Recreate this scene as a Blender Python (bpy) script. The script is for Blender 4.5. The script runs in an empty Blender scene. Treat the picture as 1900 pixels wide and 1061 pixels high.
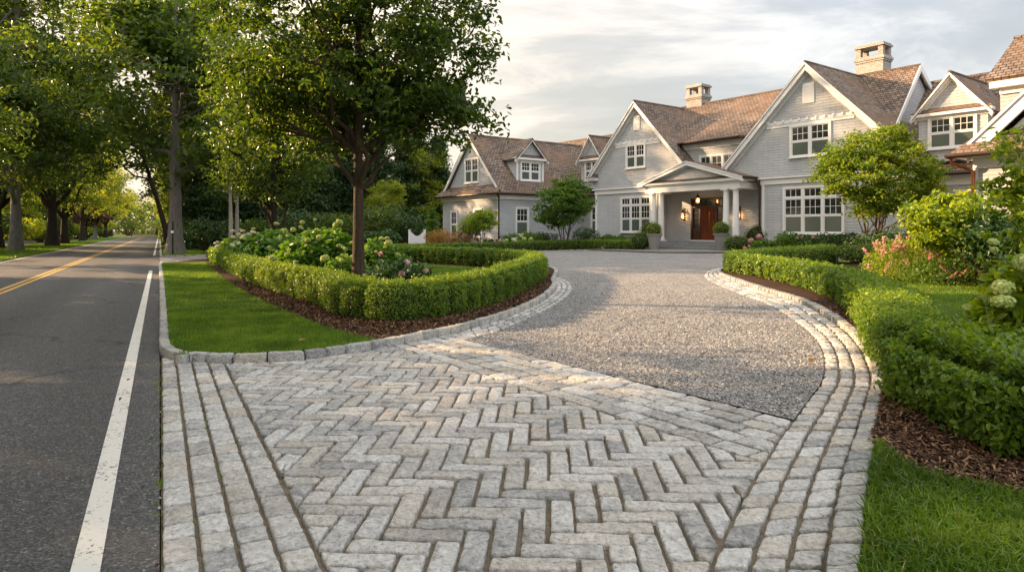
import bpy, math, random
import numpy as np
from mathutils import Vector, geometry, noise as mnoise
R = math.radians
rng = np.random.default_rng(7); random.seed(7)
scene = bpy.context.scene
COL = scene.collection

# ------------------------------------------------------------------ frames
F = 1267.0; EYE = 1.6; HZ = 428.0
SN, CS = math.sin(R(27.3)), math.cos(R(27.3))
def ST(s, t):                      # s = metres right of the road edge, t = metres along the road
    return (s*CS - t*SN, s*SN + t*CS)
def gz(x, y):                      # height of the ground
    s = x*CS + y*SN
    s = np.asarray(s, dtype=float); k = 0.55/24.5
    a = np.clip(s-3, 0, 2); z = k*a*a/4
    z = z + k*np.clip(s-5, 0, 22.5) + k*1.0*(s > 5) - 0*(s)
    z = np.where(s > 5, k*(np.clip(s, 5, 28.5)-4), z)
    return z
def gzf(x, y): return float(gz(x, y))
def G(px, py, lift=0.0):           # survey point read off the photograph -> metres on the ground
    Z = 20.0
    for _ in range(40):
        h = EYE - gzf((px-950)/F*Z, Z) - lift
        Z = 0.5*Z + 0.5*(h*F/(py-HZ))
    return ((px-950)/F*Z, Z)
def AT(px, Z): return ((px-950)/F*Z, Z)

DX, DY = 11.6, 41.0                # the front door; u runs right along the facade, v out of it
def HW(u, v, z): return (DX + .6*u - .8*v, DY - .8*u - .6*v, z)

def catmull(pts, n=8, closed=False):
    P = [np.array(p, float) for p in pts]; out = []
    N = len(P)
    rngi = range(N if closed else N-1)
    for i in rngi:
        p1, p2 = P[i], P[(i+1) % N]
        p0 = P[i-1] if (i > 0 or closed) else 2*p1-p2
        p3 = P[(i+2) % N] if (i+2 < N or closed) else 2*p2-p1
        for k in range(n):
            t = k/n
            out.append(0.5*((2*p1)+(-p0+p2)*t+(2*p0-5*p1+4*p2-p3)*t*t+(-p0+3*p1-3*p2+p3)*t**3))
    if not closed: out.append(P[-1])
    return np.array(out)
def resample(pl, step=None, n=None):
    pl = np.asarray(pl, float); d = np.r_[0, np.cumsum(np.linalg.norm(np.diff(pl, axis=0), axis=1))]
    L = d[-1]
    if n is None: n = max(2, int(round(L/step))+1)
    q = np.linspace(0, L, n)
    return np.stack([np.interp(q, d, pl[:, i]) for i in range(pl.shape[1])], 1), L
def offset_line(pl, off):          # to the right of travel is positive
    pl = np.asarray(pl, float); t = np.gradient(pl, axis=0); t /= np.linalg.norm(t, axis=1)[:, None]+1e-9
    return pl + off*np.stack([t[:, 1], -t[:, 0]], 1)

# ------------------------------------------------------------------ materials
MATS = {}
class NT:
    def __init__(s, name):
        m = bpy.data.materials.new(name); m.use_nodes = True; s.m = m; s.t = m.node_tree; s.t.nodes.clear()
        s.out = s.n('ShaderNodeOutputMaterial')
    def n(s, typ, **kw):
        nd = s.t.nodes.new(typ)
        for k, v in kw.items():
            if k.startswith('i_'):
                key = k[2:].replace('_', ' ')
                nd.inputs[key].default_value = v
            else: setattr(nd, k, v)
        return nd
    def l(s, a, b): s.t.links.new(a, b)
def ramp(N, fac, stops, interp='LINEAR'):
    r = N.n('ShaderNodeValToRGB'); cr = r.color_ramp; cr.interpolation = interp
    while len(cr.elements) > 1: cr.elements.remove(cr.elements[-1])
    cr.elements[0].position = stops[0][0]; cr.elements[0].color = (*stops[0][1], 1)
    for p, c in stops[1:]:
        e = cr.elements.new(p); e.color = (*c, 1)
    N.l(fac, r.inputs[0]); return r.outputs[0]
def noise(N, vec, scale, detail=4, rough=.6, dist=0):
    n = N.n('ShaderNodeTexNoise'); n.inputs['Scale'].default_value = scale; n.inputs['Detail'].default_value = detail
    n.inputs['Roughness'].default_value = rough; n.inputs['Distortion'].default_value = dist
    if vec is not None: N.l(vec, n.inputs['Vector'])
    return n.outputs['Fac']
def mix(N, a, b, fac, mode='MIX'):
    m = N.n('ShaderNodeMix', data_type='RGBA', blend_type=mode)
    for sock, v in ((m.inputs[6], a), (m.inputs[7], b), (m.inputs[0], fac)):
        if hasattr(v, 'links') or hasattr(v, 'is_linked'): N.l(v, sock)
        elif isinstance(v, tuple): sock.default_value = (*v, 1)
        else: sock.default_value = v
    return m.outputs[2]
def math_(N, op, a, b=None):
    m = N.n('ShaderNodeMath', operation=op)
    for i, v in enumerate((a, b)):
        if v is None: continue
        if hasattr(v, 'is_linked'): N.l(v, m.inputs[i])
        else: m.inputs[i].default_value = v
    return m.outputs[0]
def bsdf(N, col, rough=.8, spec=.3, bump=None, bs=.5, bd=.01, metal=0):
    p = N.n('ShaderNodeBsdfPrincipled')
    if isinstance(col, tuple): p.inputs['Base Color'].default_value = (*col, 1)
    else: N.l(col, p.inputs['Base Color'])
    if hasattr(rough, 'is_linked'): N.l(rough, p.inputs['Roughness'])
    else: p.inputs['Roughness'].default_value = rough
    p.inputs['Specular IOR Level'].default_value = spec; p.inputs['Metallic'].default_value = metal
    if bump is not None:
        b = N.n('ShaderNodeBump'); b.inputs['Strength'].default_value = bs; b.inputs['Distance'].default_value = bd
        N.l(bump, b.inputs['Height']); N.l(b.outputs[0], p.inputs['Normal'])
    N.l(p.outputs[0], N.out.inputs[0]); return p
def pos(N): return N.n('ShaderNodeNewGeometry').outputs['Position']
def attr(N, nm): return N.n('ShaderNodeAttribute', attribute_name=nm).outputs['Fac']

def plain(name, col, rough=.6, spec=.4, metal=0, var=.12, vs=3.0):
    N = NT(name); P = pos(N)
    f = noise(N, P, vs, 5)
    c = mix(N, tuple(x*(1-var) for x in col), tuple(min(1, x*(1+var)) for x in col), f)
    bsdf(N, c, rough, spec, noise(N, P, vs*14, 3), .15, .004, metal); return N.m

def m_asphalt():
    N = NT('asphalt'); P = pos(N)
    big = noise(N, P, .35, 4); mid = noise(N, P, 9, 5, .7)
    v = N.n('ShaderNodeTexVoronoi', feature='F1'); v.inputs['Scale'].default_value = 75; N.l(P, v.inputs['Vector'])
    c = ramp(N, v.outputs['Color'], [(0, (.026, .027, .028)), (.5, (.072, .072, .073)), (.8, (.15, .148, .143)), (1, (.40, .38, .34))])
    c = mix(N, c, (.105, .105, .106), math_(N, 'MULTIPLY', big, .6))
    c = mix(N, c, ramp(N, mid, [(.3, (.6, .6, .6)), (.7, (1.25, 1.22, 1.18))]), .6, 'MULTIPLY')
    wv = N.n('ShaderNodeTexVoronoi', feature='DISTANCE_TO_EDGE'); wv.inputs['Scale'].default_value = .16; N.l(mixvec(N, P, 1.2, .9), wv.inputs['Vector'])
    dp = N.n('ShaderNodeVectorMath', operation='DOT_PRODUCT'); N.l(P, dp.inputs[0]); dp.inputs[1].default_value = (CS, SN, 0)
    tr = math_(N, 'SINE', math_(N, 'ADD', math_(N, 'MULTIPLY', dp.outputs['Value'], 3.49), noise(N, P, .3, 2)))
    c = mix(N, c, mix(N, (.90, .90, .90), (1.14, 1.14, 1.14), math_(N, 'MULTIPLY_ADD' if 0 else 'ADD', math_(N, 'MULTIPLY', tr, .5), .5)), 1.0, 'MULTIPLY')
    cr = ramp(N, wv.outputs['Distance'], [(0, (.25, .25, .25)), (.0025, (.4, .4, .4)), (.005, (1, 1, 1))])
    c = mix(N, c, cr, .7, 'MULTIPLY')
    bsdf(N, c, .82, .35, math_(N, 'ADD', v.outputs['Distance'], mid), .9, .012); return N.m
def mixvec(N, P, scale, amt):
    n = N.n('ShaderNodeTexNoise'); n.inputs['Scale'].default_value = scale; N.l(P, n.inputs['Vector'])
    a = N.n('ShaderNodeVectorMath', operation='MULTIPLY_ADD'); N.l(n.outputs['Color'], a.inputs[0])
    a.inputs[1].default_value = (amt, amt, amt); N.l(P, a.inputs[2]); return a.outputs[0]
def m_paint(name, col):
    N = NT(name); P = pos(N)
    f = noise(N, P, 30, 6, .75); g = noise(N, P, 3, 3)
    w = ramp(N, math_(N, 'ADD', f, math_(N, 'MULTIPLY', g, .38)), [(.545, (0, 0, 0)), (.62, (1, 1, 1))])
    c = mix(N, (.09, .085, .08), col, w)
    bsdf(N, c, .7, .3, f, .5, .006); return N.m
def m_stone(name='paving_stone', lo=(.17, .173, .18), hi=(.68, .665, .63)):
    N = NT(name); P = pos(N); r = attr(N, 'tint'); r2 = attr(N, 'warm')
    a = noise(N, mixvec(N, P, 6, .25), 8, 7, .68, .6); b = noise(N, P, 38, 5, .7)
    f = math_(N, 'ADD', math_(N, 'MULTIPLY', a, .95), math_(N, 'MULTIPLY', r, .34))
    c = ramp(N, f, [(.30, lo), (.52, tuple((x+y)/2 for x, y in zip(lo, hi))), (.78, hi)])
    c = mix(N, c, (.58, .50, .39), math_(N, 'MULTIPLY', math_(N, 'MULTIPLY', noise(N, P, 3.1, 3), r2), 1.0))
    c = mix(N, c, ramp(N, b, [(.30, (.30, .31, .33)), (.48, (.95, .95, .95)), (.75, (1.15, 1.15, 1.13))]), .8, 'MULTIPLY')
    rust = math_(N, 'MULTIPLY', math_(N, 'GREATER_THAN', r2, 1.5), math_(N, 'GREATER_THAN', noise(N, mixvec(N, P, 9, .2), 9, 4), .53))
    c = mix(N, c, (.42, .15, .035), math_(N, 'MULTIPLY', rust, .8))
    vo = N.n('ShaderNodeTexVoronoi', feature='SMOOTH_F1'); vo.inputs['Scale'].default_value = 17; vo.inputs['Smoothness'].default_value = .35; N.l(mixvec(N, P, 14, .09), vo.inputs['Vector'])
    c = mix(N, c, ramp(N, vo.outputs['Distance'], [(.15, (1.1,)*3), (.5, (.97,)*3), (.8, (.72,)*3)]), .45, 'MULTIPLY')
    h = math_(N, 'SUBTRACT', math_(N, 'ADD', math_(N, 'MULTIPLY', a, 1.2), math_(N, 'MULTIPLY', b, .6)), math_(N, 'MULTIPLY', vo.outputs['Distance'], .9))
    bsdf(N, c, .75, .4, h, 1.0, .030); return N.m
def m_sand():
    N = NT('joint_sand'); P = pos(N)
    a = noise(N, P, 60, 5, .8); b = noise(N, P, 2.3, 4)
    c = ramp(N, a, [(.3, (.085, .068, .05)), (.7, (.29, .235, .165))])
    c = mix(N, c, (.10, .085, .06), ramp(N, b, [(.45, (0, 0, 0)), (.7, (.8, .8, .8))]))
    bsdf(N, c, .95, .1, a, .8, .008); return N.m
def m_gravel():
    N = NT('gravel'); P = pos(N)
    v = N.n('ShaderNodeTexVoronoi', feature='F1'); v.inputs['Scale'].default_value = 42; N.l(mixvec(N, P, 20, .03), v.inputs['Vector'])
    c = ramp(N, v.outputs['Color'], [(0, (.08, .08, .08)), (.4, (.22, .217, .212)), (.75, (.36, .35, .34)), (1, (.52, .51, .49))])
    b = noise(N, P, 1.1, 5, .65)
    c = mix(N, c, ramp(N, b, [(.3, (.78, .77, .76)), (.7, (1.1, 1.09, 1.07))]), .9, 'MULTIPLY')
    d = math_(N, 'SUBTRACT', 1.0, v.outputs['Distance'])
    bsdf(N, c, .9, .2, d, 1.0, .02); return N.m
def m_gstone():
    N = NT('gravel_stones'); r = attr(N, 'tint')
    c = ramp(N, r, [(0, (.08, .08, .08)), (.35, (.22, .217, .212)), (.7, (.37, .36, .35)), (1, (.60, .59, .56))])
    bsdf(N, c, .85, .3); return N.m
def m_tint(name, stops, rough=.6, spec=.3, trans=0.0, tcol=None):
    N = NT(name); r = attr(N, 'tint')
    c = ramp(N, r, stops)
    p = bsdf(N, c, rough, spec)
    if trans > 0:
        tr = N.n('ShaderNodeBsdfTranslucent')
        tc = mix(N, c, tcol or (1.5, 1.35, .35), 1.0, 'MULTIPLY'); N.l(tc, tr.inputs[0])
        mx = N.n('ShaderNodeMixShader'); mx.inputs[0].default_value = trans
        N.l(p.outputs[0], mx.inputs[1]); N.l(tr.outputs[0], mx.inputs[2]); N.l(mx.outputs[0], N.out.inputs[0])
    return N.m
def leafmat(name, a, b, c, trans=.42, rough=.42, spec=.4):
    return m_tint(name, [(0, a), (.5, b), (1, c)], rough, spec, trans, (1.9, 1.7, .5))
def m_soil(name, a, b, sc=30):
    N = NT(name); P = pos(N); f = noise(N, mixvec(N, P, 25, .05), sc, 6, .75); g = noise(N, P, .8, 4)
    c = ramp(N, f, [(.3, a), (.7, b)])
    c = mix(N, c, ramp(N, g, [(.3, (.7, .7, .7)), (.7, (1.2, 1.2, 1.2))]), .7, 'MULTIPLY')
    bsdf(N, c, .95, .1, f, 1.0, .04); return N.m
def m_bark(name, a, b, sc=1.0):
    N = NT(name); P = N.n('ShaderNodeTexCoord').outputs['Object']
    mp = N.n('ShaderNodeMapping'); mp.inputs['Scale'].default_value = (9*sc, 9*sc, 1.6*sc); N.l(P, mp.inputs[0])
    f = noise(N, mp.outputs[0], 1.4, 7, .72, .5); g = noise(N, P, 1.3, 4)
    c = mix(N, ramp(N, f, [(.3, a), (.65, b)]), tuple(x*.7 for x in b), math_(N, 'MULTIPLY', g, .5))
    bsdf(N, c, .9, .15, f, 1.0, .05); return N.m
def m_course(name, c0, c1, mortar, bw, bh, ms=.006, wear=(.9, 1.1), bd=.02, bias=0.0, warm=None, distort=.004):
    N = NT(name); uv = N.n('ShaderNodeUVMap').outputs[0]
    br = N.n('ShaderNodeTexBrick'); br.offset = .45; br.squash = 1
    br.inputs['Color1'].default_value = (*c0, 1); br.inputs['Color2'].default_value = (*c1, 1); br.inputs['Mortar'].default_value = (*mortar, 1)
    br.inputs['Scale'].default_value = 1; br.inputs['Mortar Size'].default_value = ms; br.inputs['Mortar Smooth'].default_value = .4
    br.inputs['Brick Width'].default_value = bw; br.inputs['Row Height'].default_value = bh; br.inputs['Bias'].default_value = bias
    N.l(mixvec(N, uv, 3, distort*4), br.inputs[0])
    P = pos(N); a = noise(N, P, .7, 5, .65); b = noise(N, P, 11, 4, .7)
    c = mix(N, br.outputs[0], ramp(N, a, [(.3, (wear[0],)*3), (.7, (wear[1],)*3)]), 1.0, 'MULTIPLY')
    c = mix(N, c, ramp(N, b, [(.3, (wear[0],)*3), (.7, (wear[1],)*3)]), .8, 'MULTIPLY')
    if warm: c = mix(N, c, warm, ramp(N, noise(N, P, .45, 4), [(.42, (0, 0, 0)), (.66, (.7, .7, .7))]))
    # the lap of each course: a saw-tooth in height
    sp = N.n('ShaderNodeSeparateXYZ'); N.l(uv, sp.inputs[0])
    saw = math_(N, 'FRACT', math_(N, 'DIVIDE', sp.outputs[1], bh))
    h = math_(N, 'SUBTRACT', math_(N, 'SUBTRACT', 1.0, saw), math_(N, 'MULTIPLY', br.outputs[1], .6))
    bsdf(N, c, .85, .2, h, .9, bd); return N.m

# ------------------------------------------------------------------ mesh builders
class NM:
    """collects many small shapes into ONE mesh"""
    def __init__(s): s.v = []; s.f = []; s.t = []; s.w = []; s.m = []; s.n = 0
    def add(s, v, f, tint=0.5, mat=0, warm=0.0):
        v = np.asarray(v, float).reshape(-1, 3); s.v.append(v)
        s.t.append(np.broadcast_to(np.asarray(tint, float), (len(v),)).copy()); s.w.append(np.broadcast_to(np.asarray(warm, float), (len(v),)).copy())
        if isinstance(f, np.ndarray):
            s.f.append(f + s.n); s.m.append(np.full(len(f), mat))
        else:
            for q in f: s.f.append(np.array([q]) + s.n); s.m.append(np.array([mat]))
        s.n += len(v)
    def box(s, p0, p1, **k):
        x0, y0, z0 = p0; x1, y1, z1 = p1
        s.add([(x0, y0, z0), (x1, y0, z0), (x1, y1, z0), (x0, y1, z0), (x0, y0, z1), (x1, y0, z1), (x1, y1, z1), (x0, y1, z1)], BOXF, **k)
    def build(s, name, mats, parent=None, origin=(0, 0, 0), smooth=False, uv=False):
        me = bpy.data.meshes.new(name)
        V = np.concatenate(s.v) - np.array(origin)
        ln = np.concatenate([np.full(len(f), f.shape[1]) for f in s.f]); idx = np.concatenate([f.ravel() for f in s.f])
        me.vertices.add(len(V)); me.vertices.foreach_set('co', V.ravel())
        me.loops.add(len(idx)); me.loops.foreach_set('vertex_index', idx.astype(np.int32))
        st = np.r_[0, np.cumsum(ln)[:-1]].astype(np.int32)
        me.polygons.add(len(ln)); me.polygons.foreach_set('loop_start', st); me.polygons.foreach_set('loop_total', ln.astype(np.int32))
        me.polygons.foreach_set('material_index', np.concatenate(s.m).astype(np.int32))
        me.update(calc_edges=True)
        a = me.attributes.new('tint', 'FLOAT', 'POINT'); a.data.foreach_set('value', np.concatenate(s.t))
        b = me.attributes.new('warm', 'FLOAT', 'POINT'); b.data.foreach_set('value', np.concatenate(s.w))
        if uv:
            ul = me.uv_layers.new(name='UVMap'); nr = np.zeros(len(ln)*3); me.polygons.foreach_get('normal', nr); nr = nr.reshape(-1, 3)
            z = np.array([0, 0, 1.0]); t = np.cross(z, nr); L = np.linalg.norm(t, axis=1); t[L < 1e-3] = (1, 0, 0); t /= np.linalg.norm(t, axis=1)[:, None]
            bb = np.cross(nr, t); pi = np.repeat(np.arange(len(ln)), ln); P = (V+np.array(origin))[idx]
            U = np.stack([(P*t[pi]).sum(1), (P*bb[pi]).sum(1)], 1); ul.data.foreach_set('uv', U.ravel())
        me.polygons.foreach_set('use_smooth', np.full(len(ln), bool(smooth)))
        for m in (mats if isinstance(mats, (list, tuple)) else [mats]): me.materials.append(m)
        me.validate()
        o = bpy.data.objects.new(name, me); COL.objects.link(o)
        if parent is not None: o.parent = parent
        return o
BOXF = np.array([(0, 3, 2, 1), (4, 5, 6, 7), (0, 1, 5, 4), (1, 2, 6, 5), (2, 3, 7, 6), (3, 0, 4, 7)])

def tag(o, label=None, cat=None, group=None, kind=None):
    if label: o['label'] = label
    if cat: o['category'] = cat
    if group: o['group'] = group
    if kind: o['kind'] = kind
    return o
def empty(name, loc, label=None, cat=None, group=None):
    e = bpy.data.objects.new(name, None); COL.objects.link(e); e.location = loc; e.empty_display_size = .3
    return tag(e, label, cat, group)
def struct(nm, name, mat, **k):
    o = nm.build(name, mat, **k); o['kind'] = 'structure'; return o

def tube(nm, pts, rad, seg=8, mat=0, tint=.5, cap=True):
    P = np.asarray(pts, float); n = len(P); rad = np.broadcast_to(np.asarray(rad, float), (n,))
    T = np.gradient(P, axis=0); T /= np.linalg.norm(T, axis=1)[:, None]+1e-9
    ref = np.array([0, 0, 1.0]) if abs(T[0][2]) < .9 else np.array([1.0, 0, 0])
    A = np.cross(T, ref); A /= np.linalg.norm(A, axis=1)[:, None]+1e-9; B = np.cross(T, A)
    th = np.arange(seg)/seg*2*math.pi
    V = P[:, None, :] + rad[:, None, None]*(np.cos(th)[None, :, None]*A[:, None, :] + np.sin(th)[None, :, None]*B[:, None, :])
    i = np.arange(n-1)[:, None]*seg; j = np.arange(seg)[None, :]; k = (j+1) % seg
    Fq = np.stack([i+j, i+k, i+seg+k, i+seg+j], -1).reshape(-1, 4)
    nm.add(V.reshape(-1, 3), Fq, tint=tint, mat=mat)
    if cap:
        nm.add(V[-1], [list(range(seg))], tint=tint, mat=mat); nm.add(V[0], [list(range(seg))[::-1]], tint=tint, mat=mat)
def lathe(nm, c, prof, seg=20, mat=0, tint=.5):
    th = np.arange(seg)/seg*2*math.pi; n = len(prof)
    V = np.array([[(c[0]+r*math.cos(a), c[1]+r*math.sin(a), c[2]+z) for a in th] for r, z in prof]).reshape(-1, 3)
    i = np.arange(n-1)[:, None]*seg; j = np.arange(seg)[None, :]; k = (j+1) % seg
    nm.add(V, np.stack([i+j, i+k, i+seg+k, i+seg+j], -1).reshape(-1, 4), tint=tint, mat=mat)

def sheet(name, poly, zoff, mat, step=1.0, kind='structure', hfun=None):
    poly = [tuple(p) for p in poly]; A = np.array(poly)
    x0, y0 = A.min(0); x1, y1 = A.max(0)
    pts = [Vector(p) for p in poly]; n = len(pts)
    gx, gy = np.meshgrid(np.arange(x0+step/2, x1, step), np.arange(y0+step/2, y1, step))
    Q = np.stack([gx.ravel(), gy.ravel()], 1); Q = Q[inside(Q, A)]
    pts += [Vector(q) for q in Q]
    vs, es, fs, *_ = geometry.delaunay_2d_cdt(pts, [], [list(range(n))], 1, 1e-5)
    V = np.array([(v.x, v.y) for v in vs]); z = gz(V[:, 0], V[:, 1])+zoff
    if hfun is not None: z = z+hfun(V)
    nm = NM(); 
    Fs = []
    for f in fs:
        a, b, c = [V[i] for i in f[:3]]
        cr = (b[0]-a[0])*(c[1]-a[1])-(b[1]-a[1])*(c[0]-a[0])
        Fs.append(list(f) if cr > 0 else list(f)[::-1])
    nm.add(np.c_[V, z], np.array(Fs))
    o = nm.build(name, mat, smooth=True); o['kind'] = kind; return o
def inside(Q, A):
    x, y = Q[:, 0], Q[:, 1]; r = np.zeros(len(Q), bool); n = len(A)
    for i in range(n):
        xi, yi = A[i]; xj, yj = A[i-1]
        if yi == yj: continue
        c = ((yi > y) != (yj > y)) & (x < (xj-xi)*(y-yi)/(yj-yi)+xi); r ^= c
    return r
def scatter(A, dens):
    A = np.asarray(A, float); x0, y0 = A.min(0); x1, y1 = A.max(0)
    n = int((x1-x0)*(y1-y0)*dens); Q = rng.uniform((x0, y0), (x1, y1), (n, 2)); return Q[inside(Q, A)]
# ------------------------------------------------------------------ light and shade set-up
SUN_AZ, SUN_EL, SUN_E, SKY_K, EXPO = -70, 17.5, 5.0, .05, 1.58
# ------------------------------------------------------------------ stones
def clip_rect(subject, rect):      # Sutherland-Hodgman: subject polygon cut by a convex ccw rect
    out = list(subject)
    for i in range(len(rect)):
        a = rect[i]; b = rect[(i+1) % len(rect)]; nx, ny = -(b[1]-a[1]), b[0]-a[0]
        inp = out; out = []
        if not inp: break
        dd = [(p[0]-a[0])*nx+(p[1]-a[1])*ny for p in inp]
        for k in range(len(inp)):
            p, q = inp[k-1], inp[k]; dp, dq = dd[k-1], dd[k]
            if (dp >= 0) != (dq >= 0):
                t = dp/(dp-dq); out.append((p[0]+t*(q[0]-p[0]), p[1]+t*(q[1]-p[1])))
            if dq >= 0: out.append(q)
    return out
def area(p): return .5*sum(p[i-1][0]*p[i][1]-p[i][0]*p[i-1][1] for i in range(len(p)))
def inset_poly(P, d):
    P = np.asarray(P); n = len(P)
    e = np.roll(P, -1, 0)-P; e /= np.linalg.norm(e, axis=1)[:, None]+1e-9
    nr = np.stack([-e[:, 1], e[:, 0]], 1); m = nr+np.roll(nr, 1, 0); m /= np.maximum(np.linalg.norm(m, axis=1)[:, None], .3)
    dot = np.clip((m*nr).sum(1), .5, 1)[:, None]
    return P + m*d/dot
def add_stone(nm, poly, top=0.0, deep=.06, rough=.006, step=None, joint=.008, tint=None, warm=None, base=None):
    if area(poly) < 0: poly = poly[::-1]
    if area(poly) < .0035: return
    # merge near-duplicate points
    q = []
    for p in poly:
        if not q or math.hypot(p[0]-q[-1][0], p[1]-q[-1][1]) > .006: q.append(p)
    if len(q) > 2 and math.hypot(q[0][0]-q[-1][0], q[0][1]-q[-1][1]) <= .006: q.pop()
    if len(q) < 3: return
    P = inset_poly(q, joint)
    if area([tuple(p) for p in P]) < .002: return
    c = P.mean(0); dist = math.hypot(*c)
    st = step or (.035 if dist < 6 else .06 if dist < 11 else .15)
    D = []
    n = len(P)
    for i in range(n):
        a, b = P[i], P[(i+1) % n]; L = np.linalg.norm(b-a); k = max(1, int(round(L/st)))
        for j in range(k): D.append(a+(b-a)*j/k)
    D = np.array(D)
    # knock the corners off, then roughen the outline
    D2 = (np.roll(D, 1, 0)+D*2+np.roll(D, -1, 0))/4
    D = D*.6+D2*.4
    nz = np.array([mnoise.noise(Vector((p[0]*22, p[1]*22, 0))) for p in D]); cen = D.mean(0)
    dr = D-cen; dr /= np.linalg.norm(dr, axis=1)[:, None]+1e-9; D = D+dr*(nz*rough)[:, None]
    tl = rng.normal(0, .014, 2); zo = rng.normal(0, .0025)
    def H(A, z):
        b = gz(A[:, 0], A[:, 1]) if base is None else base
        nn = np.array([mnoise.noise(Vector((p[0]*9, p[1]*9, 3.3)))*.008+mnoise.noise(Vector((p[0]*25, p[1]*25, 7)))*.006 for p in A])
        return np.c_[A, b+top+z+zo+(A-cen)@tl+nn*(1 if z > -.02 else 0)]
    r1 = .004; r2 = .010
    rings = [H(D, -deep), H(D, -.010), H(inset_poly(D, r1), -.002), H(inset_poly(D, r2), .001)]
    m = len(D)
    for q_ in ((.72, .45, .2) if dist < 8 else (.5,)): rings.append(H(cen+(inset_poly(D, r2)-cen)*q_, .002))
    V = np.concatenate(rings+[H(cen[None], .002)])
    i = np.arange(len(rings)-1)[:, None]*m; j = np.arange(m)[None]; k = (j+1) % m
    Fq = np.stack([i+j, i+k, i+m+k, i+m+j], -1).reshape(-1, 4)
    b = (len(rings)-1)*m; Ft = np.stack([b+np.arange(m), b+(np.arange(m)+1) % m, np.full(m, len(rings)*m)], 1)
    tt = rng.uniform(0, 1) if tint is None else tint; ww = rng.uniform(0, 1)**2 if warm is None else warm
    nm.add(V, Fq, tint=tt, warm=ww)
    nm.f.append(Ft+(nm.n-len(V))); nm.m.append(np.zeros(m, int))
def course(nm, A, B, lmin, lmax, top=0, deep=.06, jl=.006, jw=.012, stag=None, **k):
    """a course of stones between two edge lines A and B (same number of points)"""
    M = (A+B)/2; d = np.r_[0, np.cumsum(np.linalg.norm(np.diff(M, axis=0), axis=1))]
    at = lambda Lne, q: np.array([np.interp(q, d, Lne[:, 0]), np.interp(q, d, Lne[:, 1])])
    q = -rng.uniform(0, lmax) if stag is None else stag
    while q < d[-1]:
        L = rng.uniform(lmin, lmax); a = max(q, 0)+jl; b = min(q+L, d[-1])-jl; q += L
        if b-a < .05: continue
        h = (a+b)/2; e = rng.normal(0, .004, 4)
        poly = [at(A, a), at(A, h), at(A, b), at(B, b), at(B, h), at(B, a)]
        poly = [p+(np.array((e[i % 4], e[(i+1) % 4]))) for i, p in enumerate(poly)]
        add_stone(nm, [tuple(p) for p in poly], top, deep, joint=jw/2, **k)

M_STONE = m_stone(); M_KERB = m_stone('kerb_granite', (.16, .175, .19), (.50, .49, .46)); M_SAND = m_sand(); M_GRAVEL = m_gravel()
M_MULCH = m_soil('bark_mulch', (.028, .017, .011), (.10, .058, .036), 34)
M_LAWN = m_soil('lawn_turf', (.04, .08, .008), (.105, .18, .018), 40)
M_SOILD = m_soil('woodland_floor', (.02, .026, .010), (.055, .060, .022), 6)
M_ASPH = m_asphalt()

# --- base terrain, one sheet out to the horizon
def axis(c0, c1, st, far):
    a = list(np.arange(c0, c1+.01, st)); e = []
    x = c1; s = st
    while x < far: s *= 1.5; x += s; e.append(x)
    x = c0; s = st; b = []
    while x > -far: s *= 1.5; x -= s; b.append(x)
    return np.array(b[::-1]+a+e)
gx, gy = np.meshgrid(axis(-40, 44, 2, 1600), axis(-8, 80, 2, 1600)); nx_ = gx.shape[1]; ny_ = gx.shape[0]
i, j = np.meshgrid(np.arange(nx_-1), np.arange(ny_-1)); q = (j*nx_+i).ravel()
nm = NM(); nm.add(np.stack([gx.ravel(), gy.ravel(), gz(gx, gy).ravel()-.06], 1), np.stack([q, q+1, q+nx_+1, q+nx_], 1))
struct(nm, 'ground', M_SOILD, smooth=True)

# --- road
def strip(s0, s1, t0, t1, n=2):
    ts = np.linspace(t0, t1, n); return [ST(s0, t) for t in ts][::-1]+[ST(s1, t) for t in ts]
def ribbon(name, s0, s1, t0, t1, z, mat, seg=6.0):
    n = max(2, int((t1-t0)/seg)); ts = np.linspace(t0, t1, n); nm = NM()
    V = [(*ST(s0, t), z) for t in ts]+[(*ST(s1, t), z) for t in ts]; k = np.arange(n-1)
    nm.add(V, np.stack([k, k+n, k+n+1, k+1], 1)); return struct(nm, name, mat)
ribbon('road', -7.4, 0.0, -12, 420, -.010, M_ASPH)
M_WH = m_paint('white_road_paint', (.66, .63, .56)); M_YE = m_paint('yellow_road_paint', (.62, .36, .075))
ribbon('edge_line', -.375, -.25, -4, 31, -.006, M_WH); ribbon('edge_line', -.375, -.25, 50, 400, -.006, M_WH)
ribbon('edge_line', -7.2, -7.08, -4, 400, -.006, M_WH)
for s in (-3.62, -3.84): ribbon('centre_line', s-.055, s+.055, -4, 400, -.006, M_YE)
# verge across the road and the verge beyond the side drive
M_VERGE = m_soil('verge_grass', (.05, .10, .012), (.13, .22, .026), 26)
struct_v = NM()
ribbon('far_verge', -13.5, -7.4, -12, 420, .02, M_VERGE)
ribbon('near_verge', 0.14, 9.5, 47.5, 420, .03, M_VERGE)
ribbon('road_kerb', 0.0, 0.14, 47.5, 420, .06, M_KERB)
kd = NM()
A_, _ = resample([ST(0.0, 47.4), ST(0.1, 47.4), ST(9, 47.4)], n=40)
course(kd, A_, A_+np.array(ST(0, .14)), .5, .8, top=.07, deep=.1, step=.2)
struct(kd, 'side_drive_kerb', M_KERB)

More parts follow.
